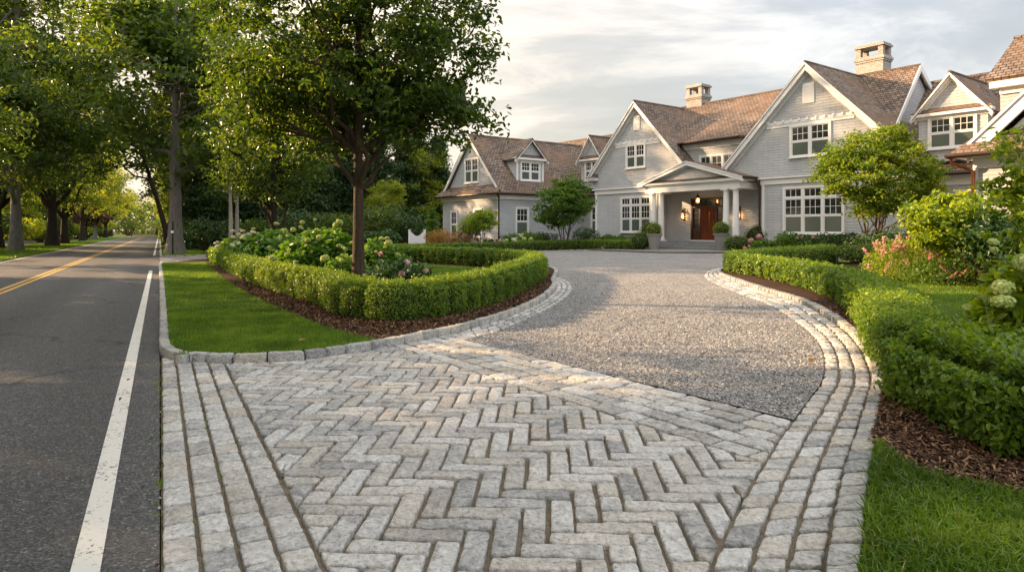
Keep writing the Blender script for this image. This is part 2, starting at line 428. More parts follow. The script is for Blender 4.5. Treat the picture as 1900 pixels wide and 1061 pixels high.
# --- the island between road and drive
c_kerb_front = [G(*p) for p in [(330, 669), (400, 673), (500, 672), (600, 663), (700, 647), (800, 627), (863, 613), (926, 594), (977, 575), (1015, 553), (1032, 534), (1030, 523)]]
corner = [ST(0, 36.0), ST(0, 25), ST(0, 18), ST(0, 12), ST(0.0, 10.3), ST(.10, 9.55), ST(.35, 9.1)]
back = [(1.55, 24.2), (.6, 27.2), (-2.2, 31.0), (-6.5, 35.0), ST(7, 41.0), ST(2.4, 40.6), ST(.5, 36.9)]
island = catmull(corner+c_kerb_front+back, 8, closed=True)
isl, L_isl = resample(np.vstack([island, island[:1]]), .12)
if area([tuple(p) for p in isl]) > 0: sgn = -1
else: sgn = 1
inner = offset_line(isl, sgn*.13)
nm = NM(); course(nm, isl, inner, .24, .44, top=.105, deep=.16, jl=.007, jw=.004, rough=.008)
struct(nm, 'island_kerb', M_KERB, smooth=True)
mid = offset_line(isl, sgn*.07)
lawn_edge = [G(px, py, .1) for px, py in [(381, 487), (427, 524), (483, 555), (540, 581), (596, 603), (653, 620), (700, 630)]]
sheet('island_mulch', resample(mid, .4)[0][:-1], .075, M_MULCH, .5, hfun=lambda V: np.array([mnoise.noise(Vector((p[0]*2, p[1]*2, 0)))*.015 for p in V]))
# front lawn of the island: kerb side from the side drive round to (700,630)
inn, _ = resample(offset_line(isl, sgn*.12), .25)
d7 = np.linalg.norm(inn-np.array(lawn_edge[-1]), axis=1); k7 = int(np.argmin(d7))
LAWN1 = [tuple(p) for p in inn[2:k7]]+[tuple(p) for p in catmull(lawn_edge, 6)[::-1]]
sheet('island_lawn', LAWN1, .10, M_LAWN, .6)
LAWN2 = [(-3.2, 17.2), (-.5, 16.2), (.5, 19), (.3, 22), (-.8, 24.3), (-3.4, 27.6), (-7, 31.2), (-7.5, 27), (-4.6, 22)]
sheet('island_lawn', LAWN2, .105, M_LAWN, .8)

# --- right hand border, drive edges
pairs = [((1190, 1420), (1575, 1420)), ((1230, 1260), (1586, 1260)), ((1315, 1061), (1596, 1061)), ((1359, 961), (1606, 945)), ((1411, 869), (1617, 862)), ((1459, 795), (1633, 798)),
         ((1500, 740), (1641, 748)), ((1526, 701), (1644, 706)), ((1527, 658), (1630, 668)), ((1511, 627), (1607, 632)), ((1474, 595), (1565, 595)),
         ((1421, 563), (1500, 560)), ((1353, 537), (1406, 531)), ((1313, 519), (1350, 512)), ((1307, 508), (1338, 505)), ((1322, 499), (1346, 499)), ((1352, 493), (1364, 495))]
Ri = catmull([G(*a) for a, b in pairs], 10); Ro = catmull([G(*b) for a, b in pairs], 10)
nmr = NM()
W = [0, .26, .51, .76]
for k in range(3):
    a = Ri+(Ro-Ri)*(W[k]+.008); b = Ri+(Ro-Ri)*(W[k+1]-.008)
    course(nmr, a, b, .15, .30, top=.002, jl=.010, jw=.014)
nmk = NM(); course(nmk, Ri+(Ro-Ri)*.775, Ro, .17, .30, top=.055, deep=.14, jl=.006, jw=.006)
struct(nmr, 'paving_border', M_STONE, smooth=True); struct(nmk, 'drive_kerb', M_KERB, smooth=True)

sheet('border_bed', [tuple(p) for p in Ri[::2]]+[tuple(p) for p in (Ri+(Ro-Ri)*.9)[::-2]], -.030, M_SAND, .5)
# --- diagonal band between herringbone and gravel
b1 = np.array(G(868, 631)); b2 = np.array(G(1480, 781)); bd = (b2-b1)/np.linalg.norm(b2-b1); bn = np.array([bd[1], -bd[0]])
if bn[1] > 0: bn = -bn
BW = 1.08
A0 = b1-bd*1.3; A1 = b2+bd*.6
region_in = [tuple(p) for p in Ri[::3]]
kerbline = [tuple(p) for p in isl]
# whole paved apron outline (left road edge, island kerb, band top, right border)
k_end = int(np.argmin(np.linalg.norm(isl-np.array(G(868, 612)), axis=1)))
k_start = int(np.argmin(np.linalg.norm(isl-np.array(ST(0.0, 10.0)), axis=1)))
top_edge = [tuple(p) for p in isl[k_start:k_end+1]]
i_b = int(np.argmin(np.abs((Ri-b1)@np.array([-bn[0], -bn[1]]) + 1e3*(Ri[:, 1] > 9))))
right_edge = [tuple(p) for p in Ri[:i_b+1]]
apron_poly = [ST(0, 1.0)]+right_edge+[tuple(b1)]+top_edge[::-1]
if area(apron_poly) < 0: apron_poly = apron_poly[::-1]
sheet('paving_bed', [ST(0.0, .6)]+[tuple(p) for p in Ro[:i_b+6]]+[tuple(b1-bn*.2)]+top_edge[::-1], -.028, M_SAND, .7)
herr = NM(); 
# left border courses follow the road
lb = NM()
def line_s(s, t0=1.2, t1=11.0, n=60):
    return np.array([ST(s, t) for t in np.linspace(t0, t1, n)])
def clip_course_stones(nm, edgesA, edgesB, lmin, lmax, region, **k):
    M = (edgesA+edgesB)/2; d = np.r_[0, np.cumsum(np.linalg.norm(np.diff(M, axis=0), axis=1))]
    at = lambda Lne, q: (float(np.interp(q, d, Lne[:, 0])), float(np.interp(q, d, Lne[:, 1])))
    q = -rng.uniform(0, lmax)
    while q < d[-1]:
        L = rng.uniform(lmin, lmax); a = max(q, 0); b = min(q+L, d[-1]); q += L
        if b-a < .04: continue
        r = [at(edgesA, a), at(edgesA, b), at(edgesB, b), at(edgesB, a)]
        if area(r) < 0: r = r[::-1]
        c = clip_rect(region, r)
        if len(c) > 2: add_stone(nm, c, .002, **k)
for k in range(4):
    s0 = .006+k*.172; clip_course_stones(lb, line_s(s0+.001), line_s(s0+.170), .17, .34, apron_poly, joint=.0095)
struct(lb, 'paving_border', M_STONE, smooth=True)
# band
bb = NM(); NB = 5
for k in range(-3, NB):
    w0 = BW*k/NB; w1 = BW*(k+1)/NB
    e = lambda w: resample([A0+bn*w-bd*1.5, A1+bn*w+bd*1.5], n=40)[0]
    clip_course_stones(bb, e(w0+.004), e(w1-.004), .24, .42, apron_poly, joint=.011)
struct(bb, 'paving_band', M_STONE, smooth=True)
# herringbone region: apron minus left courses minus band
reg = [p for p in apron_poly]
def half(poly, pt, nrm):           # keep the side the normal points to
    t = np.array([nrm[1], -nrm[0]]); a = np.array(pt)-t*60; b = np.array(pt)+t*60; c = b+np.array(nrm)*80; d_ = a+np.array(nrm)*80
    r = [tuple(a), tuple(b), tuple(c), tuple(d_)]
    if area(r) < 0: r = r[::-1]
    return clip_rect(poly, r)
reg = half(reg, ST(.70, 5), (CS, SN)); reg = half(reg, b1+bn*(BW+.004), bn)
th = R(-3.0); ex = np.array([math.cos(th), math.sin(th)]); ey = np.array([-ex[1], ex[0]]); WS = .146; K = 3
for ix in range(-50, 50):
    for iy in range(0, 90):
        m = (ix-iy) % (2*K)
        if m == 0: r = (ix, iy, ix+K, iy+1)
        elif m == 2*K-1: r = (ix, iy, ix+1, iy+K)
        else: continue
        cx = (r[0]+r[2])/2*WS; cy = (r[1]+r[3])/2*WS; c = ex*cx+ey*cy
        if c[1] < 1.9 or c[1] > 12.5 or abs(c[0]) > 6.5: continue
        jx = rng.normal(0, .003, 2)
        P4 = [tuple(ex*(x*WS)+ey*(y*WS)+jx) for x, y in ((r[0], r[1]), (r[2], r[1]), (r[2], r[3]), (r[0], r[3]))]
        cc = clip_rect(reg, P4)
        if len(cc) < 3: continue
        wv = None
        if abs(c[0]-.83) < .14 and abs(c[1]-3.80) < .2 and (r[3]-r[1]) > 1: wv = 1.8
        # some long stones were laid as two shorter ones
        vert = (r[3]-r[1]) > 1
        if rng.random() < (.12 if vert else .06):
            f_ = rng.uniform(.38, .62); 
            if vert: q1 = [P4[0], P4[1], tuple(np.array(P4[1])*(1-f_)+np.array(P4[2])*f_), tuple(np.array(P4[0])*(1-f_)+np.array(P4[3])*f_)]; q2 = [q1[3], q1[2], P4[2], P4[3]]
            else: q1 = [P4[0], tuple(np.array(P4[0])*(1-f_)+np.array(P4[1])*f_), tuple(np.array(P4[3])*(1-f_)+np.array(P4[2])*f_), P4[3]]; q2 = [q1[1], P4[1], P4[2], q1[2]]
            for qq in (q1, q2):
                c2 = clip_rect(reg, qq)
                if len(c2) > 2: add_stone(herr, c2, .003, joint=.0115, warm=wv)
        else: add_stone(herr, cc, .003, joint=.0115, warm=wv)
struct(herr, 'herringbone_paving', M_STONE, smooth=True)
# flush courses round the island end
ip = [((852, 616), (855, 631)), ((900, 602), (915, 617)), ((950, 585), (977, 592)), ((1000, 562), (1028, 567)), ((1024, 545), (1054, 548)), ((1032, 533), (1062, 534)), ((1029, 522), (1053, 521)), ((1012, 513), (1022, 511))]
Ia = catmull([G(*a) for a, b in ip], 8); Ib = catmull([G(*b) for a, b in ip], 8)
nmI = NM()
for k in range(3): course(nmI, Ia+(Ib-Ia)*(k/3+.01), Ia+(Ib-Ia)*((k+1)/3-.01), .26, .42, top=.002)
struct(nmI, 'island_paving_border', M_STONE, smooth=True)

# --- gravel drive
far_edge = [(24, 31), (17, 35.0), (13.0, 34.5), (9.2, 37.6), (7.5, 38.2), (4.0, 41.4), (.5, 40.3), (-6, 39.4), (-12, 41.5), ST(7.5, 47.3), ST(2, 47.3), ST(0.0, 47.3), ST(.02, 36.3)]
i_k = int(np.argmin(np.linalg.norm(isl-np.array(ST(.5, 36.9)), axis=1)))
gpoly = [tuple(b1-bn*.0)]+[tuple(p) for p in Ri[i_b:-4:2]]+[(6.3, 22.6), (7.4, 24.4), (11.5, 26.4), (19, 29.5), (24, 30)]+far_edge+[tuple(p) for p in isl[i_k:k_end:-3]]
GR = sheet('gravel_drive', gpoly, -.006, M_GRAVEL, .8)
# loose stones lying on the near part of the drive
gp = [tuple(b1)]+[tuple(p) for p in Ri[i_b:i_b+90:2]]+[(5.6, 22), (4, 27), (1.9, 24), (1.7, 19), (.9, 15)]
gparr = np.array(gp)
def pebbles(Q, smin, smax, zoff):
    n = len(Q); base = np.array([(1, 0, 0), (0, 1, 0), (-1, 0, 0), (0, -1, 0), (0, 0, 1), (0, 0, -1)], float)
    sz = rng.uniform(smin, smax, (n, 1, 1))*rng.uniform(.6, 1.4, (n, 1, 3)); V = base[None]*sz
    V = V+rng.normal(0, 1, V.shape)*sz*.22
    V[..., 2] *= .6
    a = rng.uniform(0, 6.28, n); c, s = np.cos(a)[:, None], np.sin(a)[:, None]
    x = V[..., 0]*c-V[..., 1]*s; y = V[..., 0]*s+V[..., 1]*c; tl = rng.normal(0, .4, (n, 1)); z = V[..., 2]+x*tl
    z0 = gz(Q[:, 0], Q[:, 1])+zoff
    V = np.stack([x+Q[:, :1], y+Q[:, 1:], z+z0[:, None]], -1).reshape(-1, 3)
    f = np.array([(0, 1, 4), (1, 2, 4), (2, 3, 4), (3, 0, 4), (1, 0, 5), (2, 1, 5), (3, 2, 5), (0, 3, 5)])
    Fc = (np.arange(n)[:, None, None]*6+f[None]).reshape(-1, 3)
    return V, Fc, np.repeat(rng.uniform(0, 1, n), 6)
QQ = scatter(gparr, 1700)
dq = np.hypot(QQ[:, 0], QQ[:, 1]); QQ = QQ[rng.random(len(QQ)) < np.clip(np.exp(-(dq-6)/5.5), .02, 1)]
nm = NM(); V, Fc, tt = pebbles(QQ, .006, .014, .0); nm.add(V, Fc, tint=tt)
# a few kicked onto the paving and the asphalt edge
Q2 = scatter(np.array([b1, b2, b2+bn*1.1, b1+bn*1.1]), 26); Q3 = scatter(np.array([ST(-.07, 2), ST(0.01, 2), ST(0.01, 10), ST(-.07, 10)]), 160)
V, Fc, tt = pebbles(np.vstack([Q2, Q3]), .003, .008, .004); nm.add(V, Fc, tint=tt)
tag(nm.build('loose_gravel', m_gstone()), kind='stuff')
# stone edging of the drive along the house bed
fe = np.array([(13.0, 34.5), (9.2, 37.6), (7.5, 38.2), (4.0, 41.4), (.5, 40.3), (-6, 39.4), (-12, 41.5)])
fa, _ = resample(fe, .4); fb = offset_line(fa, .3)
nm = NM(); course(nm, fa, fb, .3, .6, top=.03, step=.3); struct(nm, 'house_bed_edging', M_KERB)
M_FLAG = m_course('flagstone', (.34, .33, .31), (.42, .40, .37), (.12, .11, .10), .9, .6, .012, (.85, 1.12), .01)
# the far drive entrance: large grey pavers
sd = [ST(0.02, 36.3), ST(2.3, 40.4), ST(9, 41.2), ST(9, 47.3), ST(.02, 47.3)]
sheet('side_drive_paving', sd, .004, M_FLAG, 1.5)

# --- right hand beds and lawn
Rk = offset_line(Ro, -.02)
rightpoly = [(2.35, .8)]+[tuple(p) for p in (Ri+(Ro-Ri)*.93)[6:-2:2]]+[(7.4, 23.9), (11.5, 25.9), (19, 29.2), (32, 29.5), (32, .8)]
sheet('right_lawn', rightpoly, .035, M_LAWN, .8)
hedge_r = catmull([(7.05, 21.3), (7.35, 18.6), (7.1, 15.3), (6.52, 12.5), (5.70, 10.3), (5.02, 8.75), (4.42, 7.4), (4.25, 6.2), (4.15, 5.5), (4.9, 5.15), (6.5, 5.2), (8.5, 5.4)], 8)
mul = [tuple(p) for p in (Ri+(Ro-Ri)*.95)[int(10*4.4):-2:2]]+[(7.4, 23.9), (11.8, 25.4), (12.3, 24.4), (8.6, 21.9)]+[tuple(p) for p in offset_line(hedge_r, -.75)[:56:4]]+[(9, 6.0), (9, 4.1), G(1900, 935), G(1700, 888)]
sheet('hedge_mulch', mul, .052, M_MULCH, .5, hfun=lambda V: np.array([mnoise.noise(Vector((p[0]*3, p[1]*3, 0)))*.012+.006 for p in V]))
shrubbed = catmull([(9.0, 18.4), (11, 16.6), (12.6, 13.8), (14.5, 10.5), (20, 10), (30, 20), (24, 28), (14, 26), (10.5, 22)], 5, closed=True)
sheet('shrub_bed', shrubbed, .06, M_MULCH, 1.0)
# beds along the house
hb = [(9.0, 37.4), (7.6, 38.6), (4.0, 41.9), (.5, 40.9), (-6, 40.0), (-12, 42), (-10, 58), (2, 62), (16, 52)]
sheet('house_bed', hb, .03, M_MULCH, 1.5)
hb2 = [(12.6, 34.6), (17, 35.2), (22, 32), (22, 30), (30, 24), (32, 34), (18, 48), (12.8, 40)]
hb2 = [(11.2, 34.8), (12.8, 33.0), (15.2, 31.2), (19.5, 30.3), (30, 28), (30, 42), (16, 42), (13, 38.5)]
sheet('house_bed', hb2, .035, M_MULCH, 1.5)

# --- mulch chips and grass blades
def blades(Q, zoff, h0, h1, w, lean, seg2=False):
    n = len(Q); h = rng.uniform(h0, h1, n); a = rng.uniform(0, 6.28, n); ln = np.abs(rng.normal(0, lean, n)); b = rng.uniform(0, 6.28, n)
    z0 = gz(Q[:, 0], Q[:, 1])+zoff
    dx, dy = np.cos(a)*w, np.sin(a)*w; lx, ly = np.cos(b)*ln*h, np.sin(b)*ln*h
    B0 = np.stack([Q[:, 0]-dx, Q[:, 1]-dy, z0-.01], 1); B1 = np.stack([Q[:, 0]+dx, Q[:, 1]+dy, z0-.01], 1)
    if not seg2:
        Tp = np.stack([Q[:, 0]+lx, Q[:, 1]+ly, z0+h], 1); V = np.stack([B0, B1, Tp], 1).reshape(-1, 3)
        return V, np.arange(n*3).reshape(-1, 3), 3
    M0 = np.stack([Q[:, 0]-dx*.7+lx*.35, Q[:, 1]-dy*.7+ly*.35, z0+h*.6], 1); M1 = np.stack([Q[:, 0]+dx*.7+lx*.35, Q[:, 1]+dy*.7+ly*.35, z0+h*.6], 1)
    Tp = np.stack([Q[:, 0]+lx, Q[:, 1]+ly, z0+h*(1-.25*ln)], 1)
    V = np.stack([B0, B1, M1, M0, Tp], 1).reshape(-1, 3); k = np.arange(n)[:, None]*5
    return V, (k+np.array([[0, 1, 2, 3]]), k+np.array([[3, 2, 4]])), 5
M_GRASS = m_tint('grass_blades', [(0, (.055, .105, .010)), (.5, (.125, .215, .018)), (.9, (.22, .32, .030)), (1, (.30, .27, .10))], .5, .3, .35, (1.6, 1.6, .4))
def grass(name, poly, zoff, layers):
    nm = NM()
    for (dens, h0, h1, w, lean, seg2, keep) in layers:
        Q = scatter(np.array(poly), dens)
        if keep is not None: Q = Q[keep(Q)]
        if not len(Q): continue
        patch = np.array([mnoise.noise(Vector((p[0]*1.3, p[1]*1.3, 1)))+.5*mnoise.noise(Vector((p[0]*6, p[1]*6, 1))) for p in Q]) if len(Q) < 300000 else 0
        t = np.clip(.43+patch*.62+rng.normal(0, .16, len(Q)), 0, .93); t[rng.random(len(Q)) < .02] = 1
        V, f, k = blades(Q, zoff, h0, h1, w, lean, seg2)
        if seg2:
            nm.add(V, f[0], tint=np.repeat(t, k)); nm.f.append(f[1]+(nm.n-len(V))); nm.m.append(np.zeros(len(f[1]), int))
        else: nm.add(V, f, tint=np.repeat(t, k))
    o = nm.build(name, M_GRASS); o['kind'] = 'stuff'; return o
rr = lambda Q: np.hypot(Q[:, 0], Q[:, 1])
grass('island_grass', LAWN1, .10, [(2800, .025, .055, .0045, .6, False, lambda Q: rr(Q) < 14), (700, .03, .055, .006, .5, False, lambda Q: rr(Q) >= 14)])
grass('island_grass', LAWN2, .105, [(500, .03, .05, .007, .5, False, None)])
near = [p for p in [(2.38, 1.6)]+[tuple(p) for p in (Ri+(Ro-Ri)*1.02)[14:46:2]]+[G(1700, 892), G(1900, 940), (6, 3.8), (6, 1.6)]]
grass('near_lawn_grass', near, .035, [(5200, .05, .12, .0052, .95, True, lambda Q: (Q[:, 0] < 4.2) & (Q[:, 1] < 5))])
rl = [(6.3, 9), (8.0, 12.6), (8.3, 16), (8.2, 19.6), (11, 23), (14, 22), (11.5, 16.6), (13.5, 13), (12, 8), (7, 7)]
grass('right_lawn_grass', rl, .035, [(520, .03, .055, .007, .5, False, None)])
grass('verge_grass', strip(-12.5, -7.45, 25, 110, 2), .02, [(55, .05, .12, .025, .6, False, None)])
grass('verge_grass', strip(.2, 8, 48, 85, 2), .03, [(110, .05, .10, .02, .6, False, None)])
M_CHIP = m_tint('mulch_chips', [(0, (.03, .016, .010)), (.6, (.12, .062, .035)), (1, (.30, .18, .10))], .9, .15)
def chips(name, poly, zoff, dens, keep, s=1.0):
    Q = scatter(np.array(poly), dens); Q = Q[keep(Q)]; n = len(Q); L = rng.uniform(.012, .035, n)*s; w = rng.uniform(.003, .008, n)*s; a = rng.uniform(0, 6.28, n)
    z = gz(Q[:, 0], Q[:, 1])+zoff; ca, sa = np.cos(a), np.sin(a); dz = rng.normal(0, .4, n)*L; nm = NM()
    P = lambda u, v, e: np.stack([Q[:, 0]+ca*u*L-sa*v*w, Q[:, 1]+sa*u*L+ca*v*w, z+u*dz+e], 1)
    V = np.stack([P(-1, -1, 0), P(1, -1, 0), P(1, 1, .004), P(-1, 1, .004)], 1).reshape(-1, 3)
    nm.add(V, np.arange(n*4).reshape(-1, 4), tint=np.repeat(rng.uniform(0, 1, n)**1.4, 4)); o = nm.build(name, M_CHIP); o['kind'] = 'stuff'
chips('mulch_chips', mul, .065, 2600, lambda Q: rng.random(len(Q)) < np.clip(1.6-rr(Q)/9.5, .0, 1))
d_l = None
outer_m = [tuple(p) for p in inn[k7-4:int(np.argmin(np.linalg.norm(inn-np.array((1.3, 22)), axis=1))):3]]
chips('mulch_chips', [tuple(p) for p in catmull(lawn_edge, 4)]+outer_m+[(.2, 20), (-.6, 14), (-2.3, 12.2), (-5, 17), (-9, 25)], .09, 900, lambda Q: rr(Q) < 22, 1.3)

# moss and small weeds in the seam between the asphalt and the paving, and a few in the joints
def weeds():
    nm = NM()
    for k in range(44):
        t = rng.uniform(2.6, 9.5) if k < 34 else rng.uniform(3, 8); s_ = rng.normal(-.015, .012) if k < 34 else rng.choice([.172, .344, .516])+.002
        c = ST(s_, t); n = rng.integers(6, 22); Q = np.array(c)+rng.normal(0, .012, (n, 2))*np.array([1, 1.6]); V, f, kk = blades(Q, -.01, .008, .026, .003, 1.1); nm.add(V, f, tint=np.repeat(rng.uniform(.2, 1, n), kk))
    tag(nm.build('seam_weeds', M_GRASS), kind='stuff')
weeds()

def litter():
    nm = NM(); Q = np.vstack([[ST(rng.normal(-.12, .12), rng.uniform(2.5, 30)) for k in range(46)], scatter(np.array([b1, b2, (3.2, 13), (-.2, 13)]), .7), scatter(np.array([b1, b2, b2+bn*3, b1+bn*3]), .35)])
    P = np.c_[Q, gz(Q[:, 0], Q[:, 1])+.012]; leaves(nm, P, rng.uniform(.02, .05, len(P)), np.tile([0, 0, 1.4], (len(P), 1)), rng.uniform(0, .7, len(P)), .6, 'leaf6', rnd=.4, fold=.4)
    tag(nm.build('leaf_litter', M_CHIP), kind='stuff')
# ------------------------------------------------------------------ foliage
def unit(a): return a/(np.linalg.norm(a, axis=-1, keepdims=True)+1e-9)
def leaves(nm, C, size, bias, tint, aspect=.55, kind='diamond', mat=0, rnd=.8, fold=.25, droop=0.0):
    n = len(C)
    if n == 0: return
    size = np.broadcast_to(size, (n,)); N = unit(np.asarray(bias)+rng.normal(0, rnd, (n, 3)))
    a = rng.normal(0, 1, (n, 3)); a[:, 2] -= droop; T = unit(a-(a*N).sum(1, keepdims=True)*N); B = np.cross(N, T)
    L = size[:, None]; w = L*aspect*.5; t = np.broadcast_to(tint, (n,))
    if kind == 'diamond':
        V = np.stack([C-T*L*.5, C+B*w+N*w*fold, C+T*L*.5-N*L*.08, C-B*w+N*w*fold], 1).reshape(-1, 3)
        k = np.arange(n)[:, None]*4
        f = np.concatenate([k+np.array([[0, 1, 2]]), k+np.array([[0, 2, 3]])]); nm.add(V, f, tint=np.repeat(t, 4), mat=mat)
    else:
        V = np.stack([C-T*L*.5, C-T*L*.18+B*w+N*w*fold, C+T*L*.2+B*w*.85+N*w*fold*.8, C+T*L*.5-N*L*.12,
                      C+T*L*.2-B*w*.85+N*w*fold*.8, C-T*L*.18-B*w+N*w*fold], 1).reshape(-1, 3)
        k = np.arange(n)[:, None]*6
        f = np.concatenate([k+np.array([[0, 1, 2, 3]]), k+np.array([[0, 3, 4, 5]])]); nm.add(V, f, tint=np.repeat(t, 6), mat=mat)
def vn(P, sc, off=0.0): return np.array([mnoise.noise(Vector((p[0]*sc+off, p[1]*sc, p[2]*sc))) for p in P])

LM = dict(
 oak=leafmat('oak_leaf', (.026, .054, .008), (.058, .110, .013), (.13, .19, .022)),
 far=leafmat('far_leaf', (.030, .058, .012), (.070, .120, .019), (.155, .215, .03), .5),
 sun_painted=leafmat('sun_painted_leaf', (.09, .15, .012), (.22, .28, .025), (.40, .40, .04), .5),  # sunlit copy of the far leaf: low sun is painted into the colour
 box=leafmat('boxwood_leaf', (.040, .090, .008), (.108, .195, .015), (.24, .33, .026), .36),
 conifer=leafmat('conifer_needle', (.016, .040, .012), (.040, .085, .022), (.085, .145, .03), .15),
 maple=leafmat('maple_leaf', (.035, .085, .012), (.08, .165, .020), (.17, .27, .028), .42),
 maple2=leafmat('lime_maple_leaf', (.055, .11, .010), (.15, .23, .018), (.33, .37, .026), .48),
 hyd=leafmat('hydrangea_leaf', (.04, .11, .012), (.10, .22, .022), (.20, .36, .038), .35),
 dark=leafmat('dark_shrub_leaf', (.018, .048, .010), (.042, .095, .018), (.09, .16, .028), .2),
 lime=leafmat('lime_shrub_leaf', (.08, .15, .010), (.19, .28, .016), (.38, .42, .024), .4),
 purple=leafmat('purple_leaf', (.05, .02, .025), (.10, .04, .05), (.17, .07, .07), .35),
 orange=leafmat('bronze_shrub_leaf', (.18, .12, .03), (.36, .20, .05), (.48, .28, .08), .3),
)
INNER = m_bark('hedge_twigs', (.018, .022, .008), (.045, .055, .020))
BARK = m_bark('brown_bark', (.035, .026, .018), (.115, .085, .058)); BARKG = m_bark('grey_bark', (.075, .068, .060), (.24, .22, .195), .8)
BARKD = m_bark('dark_bark', (.018, .014, .010), (.06, .046, .034), .8); BARKP = m_bark('pale_bark', (.16, .14, .11), (.42, .38, .32))

def in_ellipsoids(E, n):
    vol = np.array([e[3]*e[4]*e[5] for e in E]); k = rng.choice(len(E), n, p=vol/vol.sum()); E = np.array(E)[k]
    d = unit(rng.normal(0, 1, (n, 3))); r = rng.uniform(0, 1, n)**.42
    return E[:, :3]+d*E[:, 3:6]*r[:, None]

def crown_leaves(nm, C, per, cr, flat, lsize, aspect=.55, kind='diamond', tvar=.16, upb=.9, mat=0, cent=None, droop=.0):
    """C: cluster centres; each cluster is a flat spray of leaves"""
    n = len(C); idx = np.repeat(np.arange(n), per)
    ax = rng.uniform(.6, 1.3, n)*cr; off = np.clip(rng.normal(0, .5, (len(idx), 3)), -.85, .85); off[:, :2] *= ax[idx][:, None]; off[:, 2] *= ax[idx]*flat
    tilt = rng.normal(0, .35, (n, 2)); off[:, 2] += (off[:, :2]*tilt[idx]).sum(1)
    P = C[idx]+off; ct = rng.normal(.45, .17, n)
    t = np.clip(ct[idx]+rng.normal(0, tvar, len(idx)), 0, 1)
    b = np.zeros((len(idx), 3)); b[:, 2] = upb
    if cent is not None: b += unit(P-cent)*.4
    leaves(nm, P, lsize*rng.uniform(.65, 1.25, len(idx)), b, t, aspect, kind, mat, droop=droop)

def limb(a, b, n=6, arch=.18, wig=.04):
    a = np.array(a, float); b = np.array(b, float); L = np.linalg.norm(b-a); t = np.linspace(0, 1, n)[:, None]
    P = a+(b-a)*t; P[:, 2] += (np.sin(t[:, 0]*math.pi)*arch-t[:, 0]*(1-t[:, 0])*arch*1.2)*L*.6
    P[1:-1] += rng.normal(0, wig*L, (n-2, 3)); return P

def tree(name, base, ells, tr, leafm, bark, nclus=260, per=60, cr=.9, flat=.4, ls=.2, limbs=12, fork=.35, gaps=.05, lean=(0, 0), label=None, cat='tree', group=None,
         stems=1, kind='diamond', twigs=True, aspect=.55, top=None, gsc=.45, upb=.9, core=0):
    bx, by, bz = base; root = empty(name, base, label, cat, group)
    E = [(bx+e[0], by+e[1], bz+e[2], e[3], e[4], e[5]) for e in ells]
    C = in_ellipsoids(E, int(nclus*1.7)); nzv = vn(C, gsc, rng.uniform(0, 90)); C = C[nzv > gaps-.08*0][:nclus] if gaps > -1 else C[:nclus]
    zmin = min(e[2]-e[5] for e in E); zmax = max(e[2]+e[5] for e in E); cen = np.array([E[0][0], E[0][1], (zmin+zmax)/2])
    tk = NM(); zt = top or (zmax*.86+bz*.14)
    skel = []; skr = []
    for s in range(stems):
        ang = s/stems*6.28+rng.uniform(0, 1); sp = 0 if stems == 1 else .10*(zt-bz)
        tp = np.array([(bx+lean[0]*t**1.3+math.cos(ang)*sp*(t**.8)*2.2+rng.normal(0, .02)*tr*8*t, by+lean[1]*t**1.3+math.sin(ang)*sp*(t**.8)*2.2+rng.normal(0, .02)*tr*8*t, bz-.1+(zt-bz)*t) for t in np.linspace(0, 1, 14)])
        r = tr/(stems**.5); rad = r*(1-np.linspace(0, 1, 14)**.8*.86); rad[0] *= 1.45; rad[1] *= 1.08
        tube(tk, tp, rad, 12 if tr > .1 else 7); skel.append((tp, rad))
    # limbs
    lc = C[rng.permutation(len(C))[:limbs]]
    pts = [np.concatenate([a for a, _ in skel])]; prs = [np.concatenate([b for _, b in skel])]
    for c in lc:
        tp, rad = skel[rng.integers(len(skel))]
        h = np.clip(fork+(c[2]-zmin)/(zmax-zmin)*.55-.12*rng.random(), fork, .93); k = int(h*13); a = tp[k]
        P = limb(a, c, 7); rr0 = min(rad[k]*.62, .03+.055*np.linalg.norm(c-a)*tr*3.2); q = rr0*(1-np.linspace(0, 1, 7)*.78)
        tube(tk, P, q, 7, cap=False); pts.append(P[1:]); prs.append(q[1:])
    SK = np.concatenate(pts); SR = np.concatenate(prs)
    if twigs:
        for c in C[:min(len(C), 420)]:
            d = np.linalg.norm(SK-c, axis=1)+np.where(SK[:, 2] > c[2], .8, 0); k = int(np.argmin(d))
            P = limb(SK[k], c, 4, .1, .05); q = min(SR[k]*.5, .035+.01*tr); tube(tk, P, [q, q*.7, q*.45, q*.2], 4, cap=False)
    tk.build('trunk', bark, root, base, smooth=True)
    cm = NM(); crown_leaves(cm, C, per, cr, flat, ls, cent=cen, kind=kind, aspect=aspect, upb=upb)
    cm.build('crown', leafm, root, base)
    return root
def copy_tree(src, loc, rz=0, sc=1.0, label=None, cat=None, group=None, mat=None, scz=None):
    r = src.copy(); COL.objects.link(r); r.location = loc; r.rotation_euler = (0, 0, rz); r.scale = (sc, sc, scz or sc)
    for ch in list(src.children):
        c = ch.copy(); COL.objects.link(c); c.parent = r
        for gch in list(ch.children):
            d = gch.copy(); COL.objects.link(d); d.parent = c
        if mat and ch.name.startswith('crown'): c.material_slots[0].link = 'OBJECT'; c.material_slots[0].material = mat
    return tag(r, label, cat, group)

